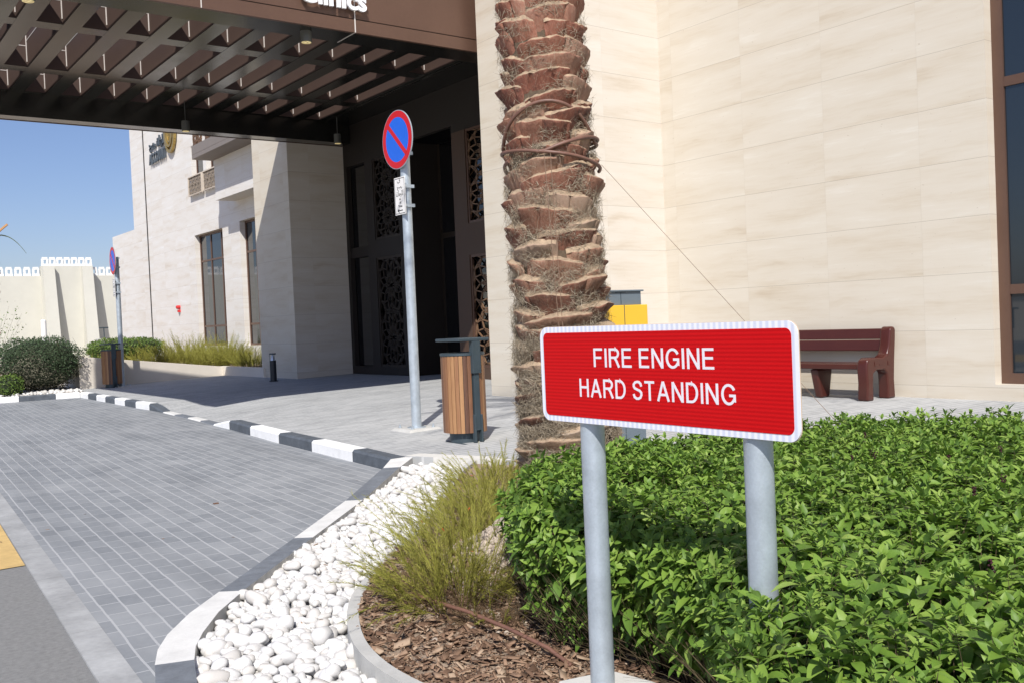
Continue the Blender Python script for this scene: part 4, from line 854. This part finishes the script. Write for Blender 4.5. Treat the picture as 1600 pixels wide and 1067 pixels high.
# cluster the fibre in tufts so that clean boots show between them
tuft = np.sin(a*5+z*13)+np.sin(a*3-z*21+2)+.8*np.sin(z*47+a); kf = (tuft > .15-np.clip(2.3-z, 0, 2.1)*.9) & ~((z > 2.4) & (rng.random(N) < .45)); z, a = z[kf], a[kf]; N = len(z)
ax = np.array([palm_axis(q) for q in z]); rr = prad(z)+rng.uniform(-.03, .042, N)*np.where(tuft[kf] > .2, 1, .5); er = np.stack([np.cos(a), np.sin(a), 0*a], 1); et = np.stack([-np.sin(a), np.cos(a), 0*a], 1)
P0 = np.concatenate([ax, z[:, None]], 1)+er*rr[:, None]; D = er*rng.uniform(-.15, .32, (N, 1))+et*rng.normal(0, .9, (N, 1))+np.array([0, 0, 1])*rng.normal(.1, .55, (N, 1))
V, F = ribbons(P0, D, rng.uniform(.022, .075, N)*(1+.6*(rng.random(N) < .04)), rng.uniform(.0007, .0019, N), rng.uniform(-.2, .5, N), 2); o = npmesh('fibre', V, F, FIBRE, PT); o['kind'] = 'stuff'
# hose wound round the trunk (aw = direction towards the camera)
AW = math.atan2(-5.05, -4.2)
def hose(fn, s0, s1, r=.0125, n=40, extra=.045):
    pts = []
    for i in range(n+1):
        s_ = s0+(s1-s0)*i/n; z = fn(s_); cx_, cy_ = palm_axis(z); R_ = float(prad(z))+extra+.006*math.sin(s_*5); pts.append((cx_+R_*math.cos(AW+s_), cy_+R_*math.sin(AW+s_), z))
    m = MB(); m.tube(pts, r, 10); return m.build('hose', PIPE, PT, smooth=60)
hose(lambda s: 2.665-.15*min(1.3, abs(s))**2, -2.6, 2.6, extra=.035)
hose(lambda s: 2.375-.02*(s+1.5)-.03*max(0, s+.6), -3.1, 1.75)
hose(lambda s: 2.335+.11*math.sin(max(0, min(1, (s+.1)/1.4))*PI/2), -.25, 3.1)
hose(lambda s: 2.35+.045*s if s < 0 else 2.35, -2.8, -1.0, extra=.03)
for s0, dd in ((-.10, .006), (.02, .0)):
    pts = []
    for i in range(12): z = 2.32-i*.13; cx_, cy_ = palm_axis(z); R_ = float(prad(z))+.055; pts.append((cx_+R_*math.cos(AW+s0+dd*i), cy_+R_*math.sin(AW+s0+dd*i), z))
    m = MB(); m.tube(pts, .0022, 5); m.build('wire', WIRE, PT)
m = MB(); m.tube([(4.46, 4.86, 2.27), (5.55, 3.35, .02)], .0018, 6); m.build('guy_wire', WIRE, PT)
# crown above the picture
def frond(m_, o, az, el, L, drop, wid=.32, nl=46):
    V_, F_ = [], []; d0 = Vector((math.cos(az)*math.cos(el), math.sin(az)*math.cos(el), math.sin(el))); pts = [Vector(o)+d0*L*t+Vector((0, 0, -drop*L*t*t)) for t in np.linspace(0, 1, 14)]
    m_.tube(pts, list(np.linspace(.022, .004, 14)), 5)
    for i in range(nl):
        t = .12+.87*i/nl; p = Vector(o)+d0*L*t+Vector((0, 0, -drop*L*t*t)); tg = (d0+Vector((0, 0, -2*drop*t))).normalized(); sd = tg.cross(Vector((0, 0, 1))).normalized(); l = wid*math.sin(PI*min(1, t*.9+.12))+.06
        for sg in (-1, 1):
            q = (sd*sg*.8+tg*.75+Vector((0, 0, rnd.uniform(-.1, .3)))).normalized(); e = p+q*l; w = tg*.010
            m_.add([p-w, p+w, e+Vector((0, 0, -l*.18))], [(0, 1, 2)])
for k in range(30):
    m = MB(); cx_, cy_ = palm_axis(6.5); el = rnd.uniform(-.05, 1.25); frond(m, (cx_, cy_, 6.5), k*2.4, el, rnd.uniform(1.7, 2.4), rnd.uniform(.15, .4), .30, 44); m.build('frond', FROND, PT)
# second palm at the left edge of the picture
P2 = empty('date_palm', (4.40, 30.4, 0), 'second palm at the left edge of the picture with a drooping frond', 'palm tree')
m = MB(); zs = np.linspace(-.1, 4.0, 40); m.tube([(4.33+.04*z, 30.4, z) for z in zs], [.30+rnd.uniform(-.05, .05) for i in range(40)], 14); m.build('trunk', BOOT, P2)
for az, el, L, dr in ((-.35, .75, 1.35, .95), (2.6, .8, 2, .5), (3.2, .3, 2, .4), (1.9, .9, 2, .5), (3.9, .7, 2, .5), (2.9, 1.1, 2, .3)):
    m = MB(); frond(m, (4.5, 30.4, 4.05), az, el, L, dr, .16 if az == -.35 else .3, 30); m.build('frond', FROND, P2)
m = MB(); m.bar((4.55, 30.3, 4.1), (4.98, 30.05, 4.50), .05, .05); m.build('frond_stub', mk('orange_stub', (.45, .24, .10), .7), P2)
# ================================================================== PLANTS
def leaf_tpl(n=4, fold=.22, curl=.28, wid=.23):
    V, F = [], []
    for i in range(n+1):
        t = i/n; w = wid*math.sin(PI*min(1, t**.85))**.8 if 0 < t < 1 else .012; z = -curl*t*t
        V += [(-w, t, z+fold*w), (0, t, z), (w, t, z+fold*w)]
    for i in range(n):
        for j in (0, 1): a = i*3+j; F.append((a, a+1, a+4, a+3))
    return np.array(V), np.array(F)
HZ = .565
HP = [(1.22, .75), (1.36, 1.15), (1.60, 1.40), (1.90, 1.62), (2.15, 1.98), (2.25, 2.36), (2.24, 2.72), (2.22, 2.98), (2.44, 3.36), (2.78, 3.70), (3.16, 3.92), (3.76, 3.94), (5.05, 3.84), (5.55, 3.42), (5.92, 2.85), (6.35, 2.0), (6.7, .8), (6.7, -.4), (1.6, -.4)]
def sprigs(P, Nn, size, sd=0):
    """P (m,3) tips, Nn (m,3) stem directions -> leaf mesh arrays"""
    mN = len(P); st = nrm(Nn+rng.normal(0, .22, (mN, 3))); ref = nrm(rng.normal(size=(mN, 3))); A = nrm(np.cross(st, ref)); B = np.cross(st, A); VV, FF, base = [], [], 0
    tpls = [leaf_tpl(4, .30, .34, .235), leaf_tpl(4, .22, .52, .26), leaf_tpl(4, .40, .20, .21)]
    sc0 = size*rng.uniform(.62, 1.25, mN)
    for wi, (down, spread, s_) in enumerate(((.006, .30, .42), (.014, .75, .72), (.034, 1.15, 1.0), (.064, 1.45, 1.08))):
        for sg in (-1, 1):
            ax_ = (A if wi % 2 == 0 else B)*sg; sp_ = spread+rng.normal(0, .16, mN); D = st*np.cos(sp_)[:, None]+ax_*np.sin(sp_)[:, None]+rng.normal(0, .10, (mN, 3)); D[:, 2] -= .12*(wi > 1)
            X, Y, Z = frames(D, st); bv, bf = tpls[(wi+(sg > 0)) % 3]; sc = sc0*s_*rng.uniform(.85, 1.15, mN)
            v, f = scatter(bv, bf, P-st*down*(size/.05), X, Y, Z, sc); VV.append(v); FF.append(f+base); base += len(v)
    # stems
    v, f = ribbons(P-st*.11*(size/.05), st, np.full(mN, .105*(size/.05)), np.full(mN, .0016), np.zeros(mN), 1)
    return np.concatenate(VV), np.concatenate(FF), v, f
HG = empty('basil_hedge', (3.8, 2, 0), 'broad leafy green hedge of basil like shrubs under the red sign', 'hedge')
N = 10500; x = rng.uniform(1.1, 6.8, N); y = rng.uniform(-.4, 3.95, N); k = inpoly(x, y, HP); x, y = x[k], y[k]
hb = np.array([mnoise.noise(Vector((a*2.6, b*2.6, 0)))*.052+mnoise.noise(Vector((a*7, b*7, 5)))*.03 for a, b in zip(x, y)])
def edged(x, y):
    d = np.full(len(x), 9.0); nx_ = np.zeros((len(x), 2)); n = len(HP)
    for i in range(n):
        a, b = np.array(HP[i]), np.array(HP[(i+1) % n]); ab = b-a; L = np.linalg.norm(ab); t = np.clip(((x-a[0])*ab[0]+(y-a[1])*ab[1])/L**2, 0, 1); q = np.hypot(x-a[0]-t*ab[0], y-a[1]-t*ab[1]); s_ = q < d; d[s_] = q[s_]; nx_[s_] = np.array([-ab[1], ab[0]])/L*-1
    return d, nx_
d, nn = edged(x, y)
# orientation of outward normals: test once
_tx, _ty = np.array([2.2]), np.array([2.4])
cen = np.array([3.9, 1.8]); 
flip = np.sign(((np.stack([x, y], 1)-cen)*nn).sum(1)); nn = nn*np.where(flip == 0, 1, flip)[:, None]
rc = .13; drop = np.where(d < rc, rc-np.sqrt(np.maximum(rc**2-(rc-d)**2, 0)), 0)
Pt = np.stack([x, y, HZ+hb-drop+rng.uniform(-.075, .016, len(x))], 1); tilt = np.clip(1-d/rc, 0, 1)[:, None]
Nt = nrm(np.concatenate([nn*tilt*.9, np.ones((len(x), 1))], 1))
Ps, Ns = [], []
for i in range(len(HP)):
    a, b = np.array(HP[i]), np.array(HP[(i+1) % len(HP)]); L = np.linalg.norm(b-a); c = int(L*.56*560); t = rng.random(c); zz = rng.uniform(.02, .52, c); nr = np.array([(b-a)[1], -(b-a)[0]])/L
    if nr@((a+b)/2-cen) < 0: nr = -nr
    ins_ = .02+.20*np.clip((.30-zz)/.30, 0, 1)**1.2+rng.uniform(-.035, .03, c)
    p = a+(b-a)*t[:, None]-nr*ins_[:, None]; ss = p[:, 1] > -.3
    lump = np.array([mnoise.noise(Vector((q[0]*5, q[1]*5, w*6)))*.05 for q, w in zip(p, zz)]); p = p+nr*lump[:, None]
    Ps.append(np.concatenate([p, zz[:, None]], 1)[ss]); Ns.append(np.concatenate([np.tile(nr*.8, (c, 1)), np.full((c, 1), .75)], 1)[ss])
P = np.concatenate([Pt, *Ps]); Nn = nrm(np.concatenate([Nt, *Ns]))
V, F, v2, f2 = sprigs(P, Nn, .063); npmesh('foliage', V, F, LEAF, HG, smooth=True)['kind'] = 'stuff'; npmesh('stems', v2, f2, STEM, HG)['kind'] = 'stuff'
# solid core; its dark colour paints the shade inside the hedge
m = MB(); cc = cen
def inset(P_, d_): return [tuple(np.array(p)+(cen-np.array(p))/np.linalg.norm(cen-np.array(p))*d_) for p in P_]
I1, I2 = inset(HP, .30), inset(HP, .16); n = len(HP); m.add([(*p, -.05) for p in I1]+[(*p, .26) for p in I2]+[(*p, .37) for p in inset(HP, .26)], [(i, (i+1) % n, n+(i+1) % n, n+i) for i in range(n)]+[(n+i, n+(i+1) % n, 2*n+(i+1) % n, 2*n+i) for i in range(n)]+[tuple(2*n+i for i in range(n))]); m.build('shade_core', mk('shade_core', (.022, .04, .012), .95, 0, .5, 30), HG)
# random extra twigs at the bare foot
N = 700; ed = [(HP[i], HP[i+1]) for i in range(2, 10)]; q = [ed[rnd.randrange(len(ed))] for _ in range(N)]; t = rng.random(N); p = np.array([np.array(a)+(np.array(b)-np.array(a))*s for (a, b), s in zip(q, t)]); p += (cen-p)/np.linalg.norm(cen-p, axis=1)[:, None]*rng.uniform(.1, .3, (N, 1))
D = np.concatenate([-(cen-p)/np.linalg.norm(cen-p, axis=1)[:, None]*rng.uniform(.1, .9, (N, 1)), np.ones((N, 1))], 1)+rng.normal(0, .3, (N, 3)); v, f = ribbons(np.concatenate([p, np.zeros((N, 1))], 1), D, rng.uniform(.2, .45, N), rng.uniform(.0012, .003, N), rng.uniform(-.1, .3, N), 3); npmesh('twigs', v, f, STEM, HG)['kind'] = 'stuff'
# purple flower spikes
bv, bf = ico(1, .2, 1); Pf, sf = [], []
for i in range(46):
    j = rnd.randrange(len(Pt)); x_, y_, z_ = Pt[j]
    if not (1.5 < x_ < 4.6 and y_ < 3): continue
    for q in range(16): Pf.append((x_+rnd.gauss(0, .0045), y_+rnd.gauss(0, .0045), z_+.004+q*.0021)); sf.append(rnd.uniform(.0028, .0045))
A, B, Cc = rand_rot(len(Pf)); V, F = scatter(bv, bf, np.array(Pf), A, B, Cc, np.array(sf)); npmesh('flower_spikes', V, F, FLOWER, HG)['kind'] = 'stuff'
# rush like firecracker shrubs
def rush(name, label, c, rad, n, L, lean, cat='shrub', width=.0026, brown=.3, twl=.045, group=None, up=.95, flowers=0, nodes=20, stray=()):
    r = empty(name, (c[0], c[1], c[2]), label, cat, group); a = rng.uniform(0, 2*PI, n); rr = rad*np.sqrt(rng.random(n)); P0 = np.stack([c[0]+rr*np.cos(a), c[1]+rr*np.sin(a), np.full(n, c[2])], 1)
    D = np.stack([np.cos(a)*.85*rr/rad, np.sin(a)*.85*rr/rad, np.full(n, up)], 1)+rng.normal(0, .24, (n, 3))+np.array(lean)*rng.uniform(.3, 1.2, (n, 1)); D[:, 2] = np.abs(D[:, 2]); D = nrm(D); Ls = L*rng.uniform(.35, 1.05, n)
    if len(stray): D = np.concatenate([D, nrm(np.array(stray, float)[:, :3])]); Ls = np.concatenate([Ls, [q[3] for q in stray]]); P0 = np.concatenate([P0, np.tile(np.array([c], float), (len(stray), 1))]); n += len(stray)
    dr = rng.uniform(.02, .45, n); v, f = ribbons(P0, D, Ls, np.full(n, width), dr, 5); VV, FF, base = [v], [f], len(v); tips = []
    for t in np.linspace(.22, 1.0, nodes):
        p = P0+D*(Ls*t)[:, None]+np.array([0, 0, -1])*(dr*Ls*t*t)[:, None]; tg = nrm(D+np.array([0, 0, -1])*(2*dr*t)[:, None]); tips.append(p)
        for q in range(3):
            d_ = nrm(tg*1.1+nrm(rng.normal(0, 1, (n, 3)))*.62); v, f = ribbons(p, d_, twl*(L/.5)*rng.uniform(.5, 1.4, n)*(1.15-.5*t), np.full(n, width*.42), rng.uniform(-.1, .2, n), 1); VV.append(v); FF.append(f+base); base += len(v)
    npmesh('foliage', np.concatenate(VV), np.concatenate(FF), GRASSM, r)['kind'] = 'stuff'
    nb = int(n*brown)+4; a = rng.uniform(0, 2*PI, nb); P0 = np.stack([c[0]+rad*.9*np.cos(a)*rng.random(nb), c[1]+rad*.9*np.sin(a)*rng.random(nb), np.full(nb, c[2])], 1); v, f = ribbons(P0, np.stack([np.cos(a)*.8, np.sin(a)*.8, np.full(nb, .7)], 1)+rng.normal(0, .3, (nb, 3)), L*rng.uniform(.2, .7, nb), np.full(nb, width*.45), rng.uniform(0, .5, nb), 4); npmesh('dry_stems', v, f, GRASSB, r)['kind'] = 'stuff'
    if flowers:
        T = np.concatenate(tips)[rng.integers(0, n*nodes, flowers)]; v, f = ribbons(T, rng.normal(0, 1, (flowers, 3))+np.array([0, 0, -.8]), np.full(flowers, .022), np.full(flowers, .003), np.zeros(flowers), 2); npmesh('red_flowers', v, f, REDFL, r)['kind'] = 'stuff'
    return r
rush('rush_shrub', 'yellow green rush like shrub on the bark mulch, arching towards the white pebbles', (2.36, 3.66, .0), .27, 190, .47, (-.04, .10, 0), brown=4.5, flowers=3, stray=((-.26, .75, .62, .78), (-.36, .55, .45, .55), (-.1, .9, .7, .75), (.05, .6, .9, .6)))
rush('rush_shrub', 'rush like shrub between the pebbles and the grey soil mound, middle of its row', (2.78, 4.14, .02), .28, 170, .48, (0, .05, 0), brown=3.5, flowers=4)
rush('rush_shrub', 'rush like shrub left of the hedge end, between the low tufted one and the palm', (3.62, 5.05, .02), .34, 210, .40, (0, .05, 0), brown=3, flowers=5, stray=((-.1, .1, 1, .55), (.15, 0, 1, .5)))
rush('rush_shrub', 'low tufted rush shrub right behind the middle one of its row', (3.12, 4.62, .02), .28, 110, .38, (0, .05, 0), brown=2.2, flowers=2)
rush('rush_shrub', 'rush like shrub at the very foot of the palm, touching the pale plaza edging', (4.25, 6.0, .0), .34, 150, .34, (0, .05, 0), brown=1.5, flowers=3)
rush('dry_rush', 'brown dried rush clump on the mulch beside the brown pipe', (2.36, 3.36, -.02), .20, 24, .26, (.05, -.1, 0), brown=30, width=.0022)
GRG = 'feathery grass shrubs in the far planter'
FL = ['feathery shrub on the sloping planter wall, just right of the clipped hedge', 'second feathery shrub to the right of the clipped hedge', 'feathery shrub over the low end of the sloping planter wall', 'feathery shrub in front of the left tall window', 'feathery shrub between the two tall windows, in the front row', 'feathery shrub in front of the right tall window', 'low feathery shrub touching the left edge of the stone column', 'tall feathery shrub at the foot of the left tall window, back row', 'feathery shrub at the facade, left of the left tall window', 'small feathery tuft in front of the clipped hedge', 'tiny yellow green tuft at the left end of the planter wall, behind the far bin', 'feathery shrub at the facade below the gap between the tall windows', 'feathery shrub behind the front row, right above the hedge end']
for i, (x, y, s_) in enumerate([(8.0, 26.0, .62), (8.7, 26.2, .7), (9.4, 26.3, .75), (9.9, 26.9, .8), (9.9, 26.0, .72), (9.9, 24.9, .62), (10.25, 28.3, .85), (10.3, 29.4, .9), (10.3, 31.2, .9), (7.5, 26.3, .42), (5.95, 25.4, .35), (10.2, 27.7, .8), (9.6, 29.6, .95)]):
    rush('feathery_shrub', FL[i], (x, y, .22 if x > 8 else .45), .42, 120, s_*1.3, (0, 0, 0), width=.0050, brown=.3, group=GRG, up=1.2, nodes=14, twl=.06)
def blob(name, label, c, rad, n, ls, mats, pw=3.0, cat='bush', core=(.02, .03, .012), split=None, twigs=40, flare=.12):
    r = empty(name, (c[0], c[1], 0), label, cat); th = rng.uniform(0, 2*PI, n); u = rng.uniform(-1, 1, n); d = np.stack([np.sqrt(1-u*u)*np.cos(th), np.sqrt(1-u*u)*np.sin(th), u], 1)
    k = (np.abs(d)**pw).sum(1)**(-1/pw); lump = np.array([1+.10*mnoise.noise(Vector(q*2.3+np.array(c)))+.09*mnoise.noise(Vector(q*6)) for q in d])
    P = np.array(c)+d*(k*lump*rng.uniform(.86, 1.03, n))[:, None]*np.array(rad)*np.stack([1+flare*d[:, 2], 1+flare*d[:, 2], np.ones(n)], 1); Nn = nrm(d+rng.normal(0, .6, (n, 3))); bv, bf = leaf_tpl(2, .2, .2, .27); X, Y, Z = frames(nrm(rng.normal(size=(n, 3))+Nn*.6+np.array([0, 0, .4])), Nn)
    V, F = scatter(bv, bf, P, X, Y, Z, ls*rng.uniform(.6, 1.4, n)); mi = None
    if split is not None: mi = np.repeat((P[:, 2]+rng.normal(0, .13, n)+.25*np.sin(P[:, 0]*4) < split).astype(int), len(bf))
    npmesh('foliage', V, F, mats, r, mi)['kind'] = 'stuff'
    bv, bf = ico(3); kk = (np.abs(bv)**pw).sum(1)**(-1/pw); npmesh('shade_core', np.array(c)+bv*(kk*.86)[:, None]*np.array(rad), bf, mk('inner', core, .95), r)  # solid core, its near-black green paints the shade inside the bush
    if twigs:
        j = rng.integers(0, n, twigs); P_ = P[j]; P_ = P_[P_[:, 2] > c[2]+rad[2]*.5]; v, f = ribbons(P_, rng.normal(0, .5, P_.shape)+np.array([0, 0, .7]), rng.uniform(.1, .3, len(P_)), np.full(len(P_), .004), np.full(len(P_), .2), 3); npmesh('twigs', v, f, STEM, r)['kind'] = 'stuff'
    return r
blob('clipped_bush', 'dark green clipped round bush with grey lower leaves, left of the far bin', (4.62, 24.85, .66), (.90, .78, .62), 12000, .042, [LEAFD, LEAFG], 2.6, split=.62)
blob('clipped_hedge', 'light green clipped hedge on the planter wall behind the far signpost', (7.45, 28.1, .86), (.95, .9, .30), 7000, .05, [LEAFL], 3.2, cat='hedge')
blob('ground_bush', 'low bright green bush under the left side of the dark clipped bush', (3.85, 24.25, .22), (.30, .30, .26), 1200, .05, [LEAFL], 2.2)
TW = empty('sparse_shrub', (3.7, 26.0, 0), 'sparse leafy twigs reaching in at the left edge of the picture', 'shrub')
N = 26; P0 = np.tile(np.array([[3.7, 26.0, .1]]), (N, 1))+rng.normal(0, .08, (N, 3)); D = np.stack([rng.uniform(-.1, .60, N), rng.uniform(-.4, .2, N), rng.uniform(.8, 1.3, N)], 1); Ls = rng.uniform(1.3, 2.3, N); dr = rng.uniform(.0, .2, N)
v, f = ribbons(P0, D, Ls, np.full(N, .006), dr, 6); npmesh('branches', v, f, STEM, TW)['kind'] = 'stuff'; Dn = nrm(D); lp = np.concatenate([P0+Dn*(Ls*t)[:, None]-np.array([0, 0, 1])*(dr*Ls*t*t)[:, None]+rng.normal(0, .06, (N, 3)) for t in np.linspace(.45, 1.02, 22)]); bv, bf = leaf_tpl(2, .2, .2, .3)
X, Y, Z = frames(rng.normal(size=lp.shape), rng.normal(size=lp.shape)+np.array([0, 0, 1])); V, F = scatter(bv, bf, lp, X, Y, Z, rng.uniform(.035, .07, len(lp))); npmesh('foliage', V, F, LEAFL, TW)['kind'] = 'stuff'
# irrigation pipe on the mulch
m = MB(); m.tube([(2.16, 3.75, .045), (2.16, 3.5, .05), (2.18, 3.3, .05), (2.20, 3.05, .035), (2.22, 2.82, .008), (2.23, 2.7, -.03)], .0085, 10)
tag(m.build('irrigation_pipe', PIPE, smooth=60), 'brown irrigation pipe lying across the bark mulch', 'pipe')
# a little litter on the paving
m = MB(); m.box(2.62, 2.66, 7.55, 7.575, RD+.001, RD+.009)
tag(m.build('fallen_leaf', BARK), 'tiny dry leaf lying on the grey driveway pavers', 'leaf')
